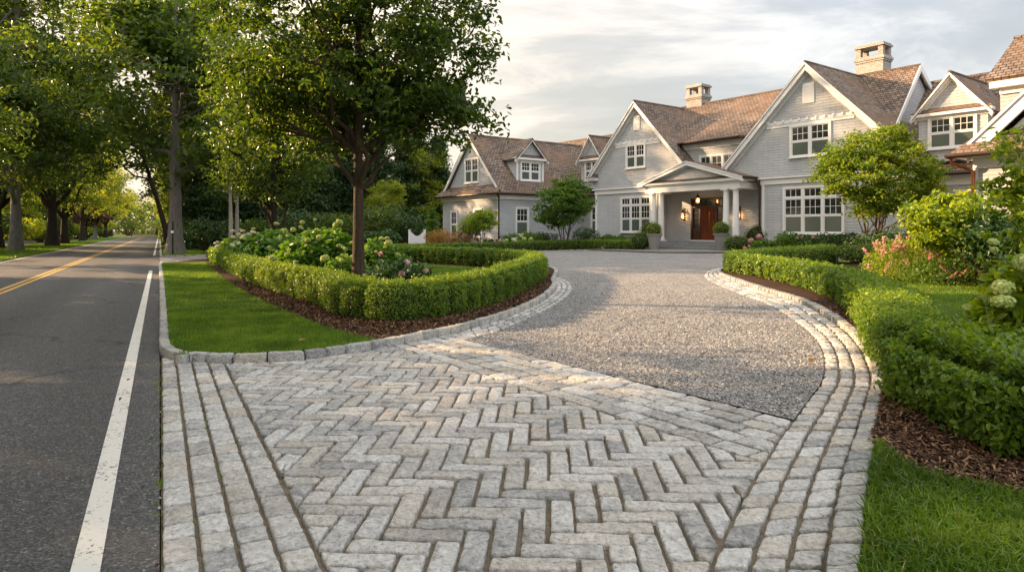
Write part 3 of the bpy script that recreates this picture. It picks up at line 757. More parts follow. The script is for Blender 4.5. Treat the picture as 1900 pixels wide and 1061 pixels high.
# ---------------------------------------------------------------- hedges and clipped shrubs
def hedge(name, line, width, height, label, lift=.08, ls=.045, dens=2600, mat=None, period=.62, groove=.10, kind='diamond', near=None, cat='hedge', jit=.03, closed_ends=True, group=None, shag=.0):
    pl, L = resample(line, .06); pl = np.asarray(pl); w = width/2; h = height
    tn = np.gradient(pl, axis=0); tn = unit(tn); nr = np.stack([tn[:, 1], -tn[:, 0]], 1)
    per_len = 2*h+width; N = int(L*per_len*dens)
    def surf(l, q, depth=0.0, endcap=None):
        i = np.clip(l/L*(len(pl)-1), 0, len(pl)-1.001); i0 = i.astype(int); f = (i-i0)[:, None]
        c = pl[i0]*(1-f)+pl[i0+1]*f; nn = unit(nr[i0]*(1-f)+nr[i0+1]*f); t2 = unit(tn[i0])
        # section parameter q 0..1 -> (side offset, height)
        s = q*per_len; side = np.where(s < h, -w, np.where(s < h+width, -w+(s-h), w)); z = np.where(s < h, s, np.where(s < h+width, h, h-(s-h-width)))
        # round the shoulders, tuck the foot
        rad = np.hypot(side/w*.98, np.maximum(z-h*.45, 0)/(h*.55)); k = np.where(rad > 1.16, 1.16/rad, 1)
        side = side*k; z = np.where(z > h*.45, h*.45+(z-h*.45)*k, z); foot = np.clip(z/(h*.25), 0, 1); side = side*(.84+.16*foot)
        ph = l/period; fr = np.abs(np.sin(math.pi*ph+.6*np.sin(l*1.7))); g = 1-groove*(1-fr)**1.8
        v = np.stack([c[:, 0]*2.2, c[:, 1]*2.2, z*3+side], 1); b = vn(v, 1.0, 5)*.045 if len(v) < 400000 else 0
        ends = np.clip(np.minimum(l, L-l)/min(w*.7, .35), 0, 1); es = np.sqrt(1-(1-ends)**2)*.35+.65
        side = side*(g+b)*es*(1-depth); z2 = z*(1-.35*depth)*(1+b*.8-groove*.35*(1-fr)**3)*(.93+.07*es)
        P = np.stack([c[:, 0]+nn[:, 0]*side, c[:, 1]+nn[:, 1]*side, gz(c[:, 0], c[:, 1])+lift+z2], 1)
        ns = np.where(s < h, -1.0, np.where(s < h+width, (side/w)*.7, 1.0)); nz = np.where((s >= h) & (s < h+width), 1.0, .12)
        nb = np.stack([nn[:, 0]*ns, nn[:, 1]*ns, nz], 1); return P, nb, z
    l = rng.uniform(0, L, N); q = rng.uniform(0, 1, N)
    P, nb, z = surf(l, q)
    # leaves at both ends
    def endpts(l0, sgn, m):
        a = rng.uniform(-1, 1, m)*w*.82; zz = rng.uniform(.03, .93, m)*h; c = pl[0] if sgn < 0 else pl[-1]; n_ = nr[0] if sgn < 0 else nr[-1]; t_ = tn[0] if sgn < 0 else tn[-1]
        bul = (1-(a/w)**2)*min(w*.3, .07); p = c+n_*a[:, None]+sgn*t_*bul[:, None]
        return np.stack([p[:, 0], p[:, 1], gz(p[:, 0], p[:, 1])+lift+zz], 1), np.tile([sgn*t_[0], sgn*t_[1], .15], (m, 1))
    m = int(width*h*dens*1.2)
    if m:
        for sg in (-1, 1):
            e, enb = endpts(0, sg, m); P = np.vstack([P, e]); nb = np.vstack([nb, enb]); z = np.r_[z, e[:, 2]-gz(e[:, 0], e[:, 1])-lift]
    if near is not None:
        d = np.hypot(P[:, 0], P[:, 1]); keep = rng.random(len(P)) < np.clip(near(d), 0, 1); P, nb, z, d = P[keep], nb[keep], z[keep], d[keep]
        sz = ls*np.clip(1/np.sqrt(np.clip(near(d), .05, 1)), 1, 2.4)
    else: sz = np.full(len(P), ls)
    clump = vn(P, 5.5, 3)
    P = P+unit(nb)*(rng.normal(0, jit, len(P))+np.minimum(np.abs(rng.normal(0, shag, len(P))), shag*1.5)+clump*jit*1.2)[:, None]
    plant = np.sin(np.floor(np.r_[l, np.zeros(2*m)]/period+.19*np.sin(np.r_[l, np.zeros(2*m)]*1.7))*12.9898)*.12
    if near is not None: plant = plant[keep]
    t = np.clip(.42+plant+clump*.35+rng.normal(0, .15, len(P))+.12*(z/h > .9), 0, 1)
    nm = NM(); leaves(nm, P, sz*rng.uniform(.7, 1.25, len(P)), nb*.8+np.array([0, 0, .35]), t, .52, kind, 0, rnd=.7)
    # twiggy inside
    nl = max(4, int(L/.12)); ll = np.repeat(np.linspace(.05, L-.05, nl), 13); qq = np.tile(np.linspace(0, 1, 13), nl)
    Pc, _, _ = surf(ll, qq, depth=.13); Pc[:, 2] -= .02+.07*h; i = np.arange(nl-1)[:, None]*13; j = np.arange(12)[None]
    nm.add(Pc, np.stack([i+j, i+13+j, i+14+j, i+1+j], -1).reshape(-1, 4), mat=1)
    nm.add(Pc[:13], [list(range(13))], mat=1); nm.add(Pc[-13:], [list(range(13))[::-1]], mat=1)
    o = nm.build(name, [mat or LM['box'], INNER]); return tag(o, label, cat, group)

def ball(nm, c, rx, ry, rz, n, ls, jit=.02, mat=0, inner=1, cut=-.9, kind='diamond', lump=.0):
    d = unit(rng.normal(0, 1, (n, 3))); d = d[d[:, 2] > cut]; P = d*np.array([rx, ry, rz])
    k = vn(d, 2.5, rng.uniform(0, 50)); P = P*(1+lump*k[:, None])
    P = P+np.array(c)+d*rng.normal(0, jit, (len(d), 1)); t = np.clip(.45+vn(P, 4)*.4+rng.normal(0, .14, len(P)), 0, 1)
    leaves(nm, P, ls*rng.uniform(.7, 1.3, len(P)), d*.9+np.array([0, 0, .3]), t, .55, kind, mat)
    if inner is not None:
        prof = [(max(.001, math.sin(a))*.88, -math.cos(a)*.88) for a in np.linspace(.001, math.pi, 10)]
        b = NM(); th = np.arange(14)/14*6.283
        V = np.array([[(c[0]+r*rx*math.cos(a), c[1]+r*ry*math.sin(a), c[2]+z*rz) for a in th] for r, z in prof]).reshape(-1, 3)
        i = np.arange(9)[:, None]*14; j = np.arange(14)[None]; nm.add(V, np.stack([i+j, i+(j+1) % 14, i+14+(j+1) % 14, i+14+j], -1).reshape(-1, 4), mat=inner)
def shrub(name, base, w, h, leafm, label, n=2500, ls=.09, cat='shrub', nb=5, kind='diamond', group=None, stem=True, aspect=.5, upb=.5, d=None):
    """loose shrub: several leafy lobes on stems"""
    root = empty(name, base, label, cat, group); bx, by, bz = base; nm = NM(); st = NM(); d = d or w
    for k in range(nb):
        a = k/nb*6.28+rng.uniform(0, 1); r = rng.uniform(.15, .5); c = (bx+math.cos(a)*r*w*.55, by+math.sin(a)*r*d*.55, bz+h*rng.uniform(.42, .68)); rr0 = rng.uniform(.3, .42)
        m = n//nb; dd = unit(rng.normal(0, 1, (m, 3))); P = np.array(c)+dd*np.array([w*rr0*.8, d*rr0*.8, h*rr0*.85])*(rng.uniform(.25, 1, (m, 1))**.45)*(1+.22*vn(dd, 3, k*9)[:, None])
        P[:, 2] = np.maximum(P[:, 2], bz+.03); t = np.clip(.42+vn(P, 3.5)*.4+rng.normal(0, .16, m), 0, 1)
        leaves(nm, P, ls*rng.uniform(.6, 1.3, m), dd*.6+np.array([0, 0, upb]), t, aspect, kind)
        for q in range(3):
            tip = np.array(c)+rng.normal(0, .12, 3)*np.array([w, d, h]); tube(st, limb((bx+rng.normal(0, .03)*w, by+rng.normal(0, .03)*w, bz-.03), tip, 5, .05, .03), np.array([1, .8, .6, .4, .2])*.022*max(h, .6), 5, cap=False)
    if stem: st.build('stems', BARK, root, base, smooth=True)
    nm.build('foliage', leafm, root, base); return root

def bloom_mesh(name, r, mat, n=130, flat=.8):
    d = unit(rng.normal(0, 1, (n, 3))); d = d[d[:, 2] > -.55]; nm = NM()
    P = d*r*np.array([1, 1, flat])*(1+rng.normal(0, .05, (len(d), 1)))
    leaves(nm, P, r*.42*rng.uniform(.8, 1.2, len(d)), d*2.5, np.clip(rng.normal(.5, .25, len(d)), 0, 1), .95, 'diamond', rnd=.35, fold=.1)
    prof = [(max(.001, math.sin(a))*.9*r, -math.cos(a)*.9*r*flat) for a in np.linspace(.6, math.pi, 7)]
    lathe(nm, (0, 0, 0), prof, 10, tint=.35); o = nm.build(name, mat); me = o.data; bpy.data.objects.remove(o); return me
def petals(name, a, b, c): return m_tint(name, [(0, a), (.5, b), (1, c)], .6, .2, .25, (1.2, 1.15, .8))
P_LIME = petals('lime_petals', (.30, .40, .10), (.50, .58, .20), (.66, .70, .34)); P_WHITE = petals('white_petals', (.5, .52, .38), (.70, .70, .58), (.82, .80, .72))
P_PINK = petals('pink_petals', (.42, .18, .20), (.62, .32, .33), (.78, .52, .50)); P_DUST = petals('faded_pink_petals', (.34, .24, .17), (.52, .38, .28), (.66, .52, .40))
P_YEL = petals('buff_petals', (.50, .42, .10), (.66, .56, .18), (.76, .68, .30))
BL = {k: [bloom_mesh('flower_head', r, m, flat=f) for r in (.075, .095)] for k, m, f in (('lime', P_LIME, .8), ('white', P_WHITE, .7), ('pink', P_PINK, .8), ('dust', P_DUST, .75), ('yel', P_YEL, .65))}
STEM = plain('green_stem', (.07, .12, .03), .6)
def hydrangea(name, base, w, d, h, heads, label, n=3000, ls=.15, nh=30, sc=1.0, leafm=None, group=None, cat='hydrangea', kind='leaf6', face=None, hs=1.0, rot=0.0):
    root = empty(name, base, label, cat, group); bx, by, bz = base; nm = NM()
    dd = unit(rng.normal(0, 1, (n, 3))); dd[:, 2] = np.abs(dd[:, 2])*1.0-.1; rr0 = rng.uniform(.35, 1, (n, 1))**.4
    lump = 1+.16*vn(dd*np.array([w, d, h]), 1.6, rng.uniform(0, 40))[:, None]
    L = dd*np.array([w/2, d/2, h])*rr0*lump; cr, sr = math.cos(rot), math.sin(rot)
    P = np.stack([bx+L[:, 0]*cr-L[:, 1]*sr, by+L[:, 0]*sr+L[:, 1]*cr, bz+np.maximum(L[:, 2], .03)], 1)
    t = np.clip(.4+vn(P, 2.5)*.4+rng.normal(0, .17, n), 0, 1)
    leaves(nm, P, ls*rng.uniform(.6, 1.2, n), dd*.5+np.array([0, 0, .8]), t, .62, kind, droop=.4, rnd=.55)
    nm.build('foliage', leafm or LM['hyd'], root, base)
    st = NM(); k = 0; tries = 0
    while k < nh and tries < nh*30:
        tries += 1
        v = unit(rng.normal(0, 1, 3)); v[2] = abs(v[2])
        l = v*np.array([w/2, d/2, h]); p = np.array([l[0]*cr-l[1]*sr, l[0]*sr+l[1]*cr, l[2]])
        if face is not None and (p[:2]@np.array(face))/(np.hypot(*p[:2])+1e-6) < -.15 and v[2] < .75: continue
        if v[2] < .12: continue
        p = p*(1+.10*rng.random()); q = heads[rng.integers(len(heads))]
        o = bpy.data.objects.new('flower_head', BL[q][rng.integers(2)]); COL.objects.link(o); o.parent = root; o.location = p; s = hs*rng.uniform(.55, 1.2)
        o.scale = (s, s, s*rng.uniform(.8, 1.1)); o.rotation_euler = (rng.normal(0, .35), rng.normal(0, .35), rng.uniform(0, 6)); k += 1
        tube(st, [np.array(base)+p*.25, np.array(base)+p*.7+np.array([0, 0, -.02]), np.array(base)+p], [.006, .005, .004], 4, cap=False)
    if k: st.build('stems', STEM, root, base)
    return root
def conifer(name, base, r, h, leafm, label, n=260, per=40, ls=.28, skirt=.04, cat='conifer', group=None, tr=.2):
    bx, by, bz = base; root = empty(name, base, label, cat, group); tk = NM()
    tube(tk, [(bx, by, bz-.1), (bx, by, bz+h*.5), (bx, by, bz+h*.97)], [tr, tr*.6, .02], 8)
    C = []
    for k in range(n):
        t = rng.random()**1.25; z = skirt+t*(1-skirt); R_ = r*(1-z)**.75*(.72+.28*math.sin(z*38+rng.normal(0, .7))); a = rng.uniform(0, 6.283); q = R_*rng.uniform(.45, 1)
        C.append((bx+math.cos(a)*q, by+math.sin(a)*q, bz+z*h-q*.12))
        if k % 3 == 0: tube(tk, [(bx, by, bz+z*h), C[-1]], [tr*.2, .01], 4, cap=False)
    tk.build('trunk', BARKD, root, base, smooth=True); cm = NM()
    crown_leaves(cm, np.array(C), per, r*.24, .3, ls, .35, upb=.8); cm.build('crown', leafm, root, base); return root
# ================================================================ planting
def B(p, dz=0.0): return (p[0], p[1], gzf(p[0], p[1])+dz)
rng = np.random.default_rng(21)
# --- island hedge: road side run, drive side run and the far run are one clipped hedge
ih = catmull([ST(2.55, 39.2), ST(2.6, 34), ST(2.55, 28), ST(2.6, 22), ST(2.85, 17.6), ST(3.15, 14.6), (-2.95, 12.55), (-2.1, 11.75), (-1.45, 12.15), (-.75, 13.5), (-.15, 15.6), (.42, 18.3), (.70, 20.6), (.50, 23.2), (-.7, 25.9), (-3.0, 29.0), (-6.0, 32.6)], 8)
hedge('box_hedge', ih, .62, .60, 'low clipped box hedge looping round the island bed with hydrangeas', .09, .044, 3800, period=.60, groove=.42, near=lambda d: np.clip(13/d, 0, 1)**1.7, shag=.03)
hr = hedge_r
hedge('box_hedge', hr[0:52]-np.array((.05, 0)), .84, .49, 'clipped box hedge following the right hand curve of the drive', .06, .045, 3300, period=.62, groove=.38, near=lambda d: np.clip(8.0/d, 0, 1)**1.5, shag=.03)
hedge('box_hedge', [(3.48, 5.42), (4.6, 5.30), (6, 5.3), (9.5, 5.4)], 2.3, .54, 'big leafy hedge block in the near right corner beside the cobbled border', .05, .058, 2600, period=1.4, groove=.05, kind='leaf6', jit=.05, shag=.06)
hedge('box_hedge', catmull([(6.95, 21.6), (8.0, 22.5), (9.6, 23.6), (11.6, 24.9)], 6), .75, .60, 'short dark arm of box hedge behind the sunlit lawn on the right', .06, .06, 900, period=.8, groove=.08)
# hedges along the house
hedge('box_hedge', catmull([(-11, 42.8), (-6, 40.9), (.3, 41.6), (4.0, 42.6), (6.2, 41.0), (7.3, 39.9)], 6), .8, .52, 'long low box hedge in front of the left wing of the house', .05, .07, 700, period=.9, groove=.04)
hedge('box_hedge', [(12.2, 35.0), (14.0, 33.2), (16.2, 31.9)], .7, .5, 'low box hedge right of the porch under the large window', .05, .07, 700, period=.9, groove=.05)

def ballshrub(px, Z, r, h, label):
    p = AT(px, Z); b = B(p); nm = NM(); ball(nm, (b[0], b[1], b[2]+h*.5), r, r, h*.54, int(1500*r), .07)
    return tag(nm.build('box_ball', [LM['box'], INNER]), label, 'topiary ball')
ballshrub(1189, 39.6, .62, 1.05, 'rounded box ball at the end of the low hedge left of the porch')
ballshrub(1207, 41.6, .70, 1.62, 'taller box ball behind the left stone planter')
ballshrub(1411, 37.6, .86, 1.35, 'large domed box shrub right of the porch under the downspout')
ballshrub(1367, 35.2, .66, .82, 'squat box mound in front of the domed shrub right of the porch')

# --- island planting
hydrangea('hydrangea', B(AT(598, 19.8), .08), 3.3, 3.0, 1.70, ['lime'], 'large hydrangea with lime green heads left of the young tree trunk', 7500, .19, 36, face=(.2, -1), hs=1.0)
hydrangea('hydrangea', B(AT(516, 25.5), .08), 3.6, 3.2, 1.68, ['lime', 'lime', 'white'], 'hydrangea with cream and lime heads in the far part of the island', 6000, .20, 28, face=(.2, -1), hs=1.1)
hydrangea('hydrangea', B(AT(640, 16.4), .08), 1.7, 1.4, 1.0, ['lime'], 'low lime hydrangea directly in front of the young tree trunk', 1500, .15, 14, face=(.2, -1))
hydrangea('hydrangea', B(AT(452, 31.5), .08), 2.8, 2.6, 1.5, ['white'], 'white flowering hydrangea at the far end of the island by the road', 2800, .2, 36, face=(.2, -1), hs=1.3)
hydrangea('hydrangea', B(AT(705, 18.6), .08), 1.8, 1.6, 1.35, ['lime'], 'lime hydrangea right of and behind the young tree trunk', 1500, .17, 14, face=(.2, -1))
# the pink flowering shrub with long leaves
def pinkshrub():
    base = B(AT(742, 13.2), .08); root = empty('flowering_shrub', base, 'dark leaved shrub with pale pink flowers behind the island hedge', 'shrub'); bx, by, bz = base
    nm = NM(); st = NM(); n = 2600
    dd = unit(rng.normal(0, 1, (n, 3))); dd[:, 2] = np.abs(dd[:, 2]); P = np.array(base)+dd*np.array([.80, .70, .98])*(rng.uniform(.2, 1, (n, 1))**.45)*(1+.2*vn(dd, 3)[:, None])
    leaves(nm, P, .14*rng.uniform(.6, 1.25, n), dd*.5+np.array([0, 0, .6]), np.clip(rng.normal(.45, .2, n), 0, 1), .34, 'leaf6', droop=.5)
    fl = []
    for k in range(18):
        v = unit(rng.normal(0, 1, 3)); v[2] = abs(v[2]); tip = np.array(base)+v*np.array([.78, .68, 1.0+.22*rng.random()]); P = limb((bx+rng.normal(0, .05), by, bz), tip, 6, .05, .02); tube(st, P, [.012, .01, .008, .006, .005, .004], 5, cap=False)
        fl.append(tip)
    st.build('stems', BARK, root, base); nm.build('foliage', m_tint('peony_leaf', [(0, (.012, .04, .012)), (.5, (.03, .085, .022)), (1, (.075, .16, .035))], .35, .5, .15), root, base)
    mesh = []
    for q in range(2):
        f = NM(); m = 26
        for r_ in range(m):
            a = rng.uniform(0, 6.28); e = rng.uniform(-.2, 1.3); d = np.array([math.cos(a)*math.cos(e), math.sin(a)*math.cos(e), math.sin(e)]); leaves(f, (d*.045)[None], .075, d[None]*1.5, np.array([rng.random()]), .6, 'leaf6', rnd=.5)
        o = f.build('flower', m_tint('pale_pink_petals', [(0, (.40, .20, .19)), (.5, (.66, .42, .38)), (1, (.80, .62, .54))], .6, .2, .3, (1.1, 1, .9))); mesh.append(o.data); bpy.data.objects.remove(o)
    for k, p in enumerate(fl[:15]):
        o = bpy.data.objects.new('flower', mesh[k % 2]); COL.objects.link(o); o.parent = root; o.location = p-np.array(base); s = rng.uniform(.7, 1.2); o.scale = (s, s, s); o.rotation_euler = (rng.normal(0, .5), rng.normal(0, .5), rng.uniform(0, 6))
pinkshrub()
def tuft(px, Z, r, h, n, label, mat):
    b = B(AT(px, Z), .07); nm = NM(); a = rng.uniform(0, 6.28, n); q = rng.uniform(0, .25, n)*r; L = h*rng.uniform(.6, 1.1, n); sp = rng.uniform(.15, 1, n)*r
    t = np.linspace(0, 1, 5)
    for k in range(n):
        ca, sa = math.cos(a[k]), math.sin(a[k]); P = np.array([(b[0]+ca*(q[k]+sp[k]*x**1.6), b[1]+sa*(q[k]+sp[k]*x**1.6), b[2]+L[k]*(x*1.25-.42*x**3)) for x in t]); w = .005*(1-t**2)+.0005
        V = np.concatenate([P-np.c_[-sa*w, ca*w, 0*w], P+np.c_[-sa*w, ca*w, 0*w]]); i = np.arange(4); nm.add(V, np.stack([i, i+5, i+6, i+1], 1), tint=rng.random())
    return tag(nm.build('ornamental_grass', mat), label, 'ornamental grass')
M_TUFT = m_tint('tuft_blades', [(0, (.06, .10, .03)), (.6, (.14, .19, .06)), (1, (.36, .30, .16))], .5, .3, .3)
tuft(682, 13.6, .46, .62, 520, 'wispy ornamental grass at the foot of the young tree', M_TUFT)
tuft(628, 13.9, .40, .48, 320, 'smaller wispy grass clump left of the young tree trunk', M_TUFT)

# --- island trees
rng = np.random.default_rng(5)
MT = AT(665, 16.0); mb = B(MT, .07)
tree('young_tree', mb, [(-.1, 0, 6.6, 3.25, 3.0, 3.1), (-.8, .3, 4.9, 2.3, 2.2, 1.35), (1.3, -.2, 5.0, 1.95, 2.0, 1.1), (-.4, 0, 9.2, 2.5, 2.4, 2.3), (2.1, 0, 6.3, 1.35, 1.3, 1.0), (1.9, -.1, 4.1, 1.5, 1.4, .75), (-1.6, -.1, 3.9, 1.9, 1.6, .85), (.2, 0, 4.3, 3.0, 2.8, 1.0)], .155, LM['oak'], BARK, nclus=760, per=60, cr=.50, flat=.36, ls=.15,
     limbs=30, fork=.27, gaps=-.07, label='tall leafy tree with a slim brown trunk rising from the island bed', kind='leaf6', aspect=.45, top=mb[2]+11.2, gsc=.9)
T2 = AT(508, 31); tree('island_tree', B(T2, .07), [(0, 0, 6.3, 3.0, 3.0, 3.4), (-.6, 0, 9.5, 2.4, 2.4, 2.6), (0, 0, 3.9, 2.6, 2.4, 1.1)], .21, LM['oak'], BARKD, nclus=330, per=52, cr=.85, flat=.36, ls=.20, limbs=16, fork=.22, gaps=-.12,
     label='second island tree with a dark trunk behind the lime hydrangeas', gsc=.7)

rng = np.random.default_rng(11)
# --- road trees: three prototypes, then copies
def big(name, base, tr, bark, label, fork, seed_e, lm='far', gaps=.10, lean=(0, 0), limbs=18, nclus=480, ls=.45, per=48):
    return tree(name, base, seed_e, tr, LM[lm], bark, nclus=nclus, per=per, cr=1.55, flat=.36, ls=ls, limbs=limbs, fork=fork, gaps=gaps, lean=lean, label=label, gsc=.28, group='tall trees lining the road')
E1 = [(0, 0, 13, 7.2, 7.2, 6.2), (2.8, 1, 8.2, 4.6, 5, 2.6), (-3, -2, 9, 4.5, 4.5, 2.8), (0, 0, 18, 4.4, 4.4, 3.0), (.5, 1, 23.6, 5.6, 5.6, 4.2)]  # high last lobe is added to keep low sun off the house
E2 = [(0, 0, 12.5, 6.2, 6.4, 5.8), (1.4, -.5, 6.9, 4.8, 4.6, 1.9), (3.0, -1, 9.0, 4.0, 4, 2.4), (-2.5, 1, 16.5, 4.6, 4.5, 3.4)]
E3 = [(0, 0, 12, 6.6, 6.4, 6.5), (-2.4, 1, 7.6, 4.2, 4, 2.3), (1.5, 1, 17, 4.6, 4.5, 3.2), (0, 0, 23.4, 5.6, 5.6, 4.2)]  # top lobe likewise added to shade the house front
TA = big('roadside_tree', B(ST(-10.1, 66)), .42, BARKG, 'pale grey trunked tree across the road nearest the left edge of the photo', .22, E1, limbs=22)
TB = big('roadside_tree', B(ST(.95, 51.6), .03), .50, BARKG, 'tree with a very thick pale grey trunk on the verge beyond the side drive', .42, E2)
TC = big('roadside_tree', B(ST(-9.8, 84)), .50, BARKD, 'dark forked trunk second from the left across the road', .20, E3)
grp = 'tall trees lining the road'
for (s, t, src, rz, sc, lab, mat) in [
    (-13.0, 75.5, TC, 3.6, .97, 'dark tree added behind the first two across the road to shade the house', None), (-10.0, 96, TC, 2.1, .8, 'dark trunk third from the left across the road', None), (-10.6, 124, TC, 4.0, .75, 'dark upright trunk fourth from the left across the road beside golden foliage', 'sun_painted'),  # first entry is a hidden tree added to keep sun off the left wing
    (-10.8, 150, TA, 1.0, .75, 'far road tree with a crown painted sunlit gold left of the road end', 'sun_painted'), (-11, 182, TC, 1.7, .8, 'farthest sun-painted golden tree on the left of the road', 'sun_painted'),
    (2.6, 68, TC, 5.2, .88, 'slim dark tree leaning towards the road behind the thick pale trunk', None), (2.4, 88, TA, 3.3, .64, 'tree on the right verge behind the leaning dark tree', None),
    (2.8, 112, TC, .4, .64, 'sun-painted golden tree on the right verge in the distance', 'sun_painted'), (3.4, 145, TB, 2.0, .75, 'far green tree at the right of the road end', None), (3.6, 185, TC, 2.9, .9, 'farthest tree on the right of the road', 'sun_painted')]:
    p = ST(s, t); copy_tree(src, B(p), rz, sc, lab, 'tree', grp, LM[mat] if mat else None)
# a leaning second trunk seen beside the thick one
tree('leaning_tree', B(ST(.7, 60), .03), [(-3.2, -.8, 8.2, 3.4, 3.2, 1.9), (-1.6, 0, 11, 3.2, 3, 2.4)], .26, LM['far'], BARKD, nclus=120, per=50, cr=1.3, ls=.32, limbs=8, fork=.5, gaps=-.12, lean=(-3.0, -.6), label='thin dark trunk leaning over the road in front of the thick pale trunk', gsc=.3, top=10.5)
# crowns further from the road on the left
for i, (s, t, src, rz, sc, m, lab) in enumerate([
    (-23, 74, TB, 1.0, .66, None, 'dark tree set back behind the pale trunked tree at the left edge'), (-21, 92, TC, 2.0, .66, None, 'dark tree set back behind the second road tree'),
    (-22, 118, TA, .3, .66, 'sun_painted', 'yellow green tree set back from the road between dark trunks'), (-21, 146, TC, 3.2, .66, 'sun_painted', 'yellow green tree set back beside the purple leaved tree'), (-24, 175, TB, 5, 1.1, None, 'distant dark tree set back on the left of the road'),
    (-32, 82, TB, 2.2, .7, None, 'dark tree deep behind the trunks at the left edge'), (-34, 104, TA, .9, .7, None, 'dark tree deep behind the third road trunk'), (-36, 134, TC, 4.4, .8, None, 'green tree deep on the left behind the golden foliage'), (-34, 165, TB, 1.4, 1.1, 'sun_painted', 'sun-painted golden tree deep on the left of the distant road'), (-12, 215, TC, 2.8, 1.05, 'sun_painted', 'sun-painted golden tree where the road leaves the view'), (8, 225, TA, .7, 1.0, None, 'green tree at the right where the road leaves the view'), (12, 150, TA, 2.5, 1.0, None, 'green tree behind the right verge in the distance'), (14, 110, TC, 1.5, 1.0, None, 'green tree behind the right verge'),
    (-14, 262, TA, 2.2, 1.0, 'sun_painted', 'distant tree closing the road end on the left'), (3, 285, TB, .9, .8, 'sun_painted', 'distant tree closing the middle of the road end'), (-18, 240, TC, .2, 1.1, 'sun_painted', 'distant sun-painted golden tree left of the road end')]):
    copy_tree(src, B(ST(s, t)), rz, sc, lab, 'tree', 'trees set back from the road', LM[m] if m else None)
# trees added outside the frame across the road to shade the drive and leave sun gaps; some crowns reach in
OFF = [(-10.3, 57, 1.2, .86, TB), (-9.8, 42.5, 2.6, .56, TB), (-10, 16.5, 2.2, 1.0, TA), (-10.5, 4, .4, .95, 'D'), (-11, -9, 3.0, 1.0, 'D'), (-21, 24, 4.0, 1.0, 'D'), (-22, 8, 1.3, 1.0, 'D')]
TD = tree('roadside_tree', B(ST(-10, 16.5)), E1, .5, LM['far'], BARKG, nclus=520, per=40, cr=1.7, flat=.4, ls=.5, limbs=14, fork=.25, gaps=-.5, label='tall green tree added across the road left of the view to cast shade', group='added shade trees left of the view', twigs=False)
for (s, t, rz, sc, src) in OFF:
    if (s, t) == (-10, 16.5): continue
    copy_tree(TD if src == 'D' else src, B(ST(s, t)), rz, sc, 'tall green tree added across the road left of the view to cast shade', 'tree', 'added shade trees left of the view')
for s, t, w, h, lab in [(-11, 24.5, 8.5, 7.6, 'unseen shrub added across the road to cast shade, nearest the camera'), (-11.2, 32, 8.5, 7.2, 'unseen shrub added across the road to cast shade, farther along')]:
    shrub('road_shrub', B(ST(s, t)), w, h, LM['dark'], lab, 5200, .42, nb=8, group='shrubs across the road')  # unseen shrubs added to block low sun from the island lawn and paving
rng = np.random.default_rng(31)
pt = ST(-11.2, 138)
tree('purple_tree', B(pt), [(0, 0, 4.6, 3.4, 3.4, 2.6)], .2, LM['purple'], BARKD, nclus=110, per=40, cr=1.0, ls=.4, limbs=6, fork=.2, gaps=-.3, label='small purple leaved tree left of the road in the distance')
# understorey across the road
for i, (s, t, w, h, m, lab) in enumerate([
    (-17, 52, 8, 4.2, 'dark', 'dark shrub at the left edge of the photo'), (-15, 61, 8, 4.2, 'dark', 'dark rounded shrub behind the pale trunk at the left edge'), (-16, 70, 8, 4.2, 'dark', 'tall dark shrub between the first two road trunks'), (-17, 80, 8, 4.5, 'far', 'green shrub mass behind the second road trunk'),
    (-16, 90, 8, 3.8, 'dark', 'dark shrub behind the third road trunk'), (-15.5, 102, 7, 3.4, 'sun_painted', 'shrub painted sunlit gold between distant trunks'), (-15, 116, 7, 3.6, 'sun_painted', 'shrub painted sunlit yellow near the fourth road trunk'),
    (-14.5, 160, 7, 3.2, 'sun_painted', 'sun-painted golden shrub beside the purple tree'), (-14, 176, 7, 4, 'far', 'green shrub far down the left of the road'), (-13, 200, 8, 5, 'sun_painted', 'bright shrub at the far bend of the road'), (-8, 232, 10, 6, 'far', 'green shrub closing the left of the road end'), (0, 240, 12, 6, 'far', 'green shrub closing the middle of the road end'), (8, 236, 10, 5, 'sun_painted', 'sun-painted shrub closing the right of the road end'), (5.5, 130, 6, 4, 'sun_painted', 'sun-painted shrub on the distant right verge'), (6, 100, 6, 3.6, 'far', 'green shrub on the right verge behind the leaning tree')]):
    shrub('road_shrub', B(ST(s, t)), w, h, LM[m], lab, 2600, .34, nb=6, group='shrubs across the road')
for (s, t, lab) in [(-12.5, 112, 'tall clipped green hedge column left of the distant road'), (-12.6, 119, 'second clipped hedge column farther down the road')]:
    b = B(ST(s, t)); nm = NM(); ball(nm, (b[0], b[1], b[2]+1.8), 1.3, 1.5, 2.0, 1500, .3, lump=.1); tag(nm.build('hedge_column', [LM['far'], INNER]), lab, 'clipped hedge')
hedge('roadside_hedge', [ST(-13.2, 30), ST(-13.2, 62)], 1.4, 1.5, 'dark clipped hedge across the road at the left edge', .02, .16, 160, mat=LM['dark'], period=3, groove=.03)

rng = np.random.default_rng(41)
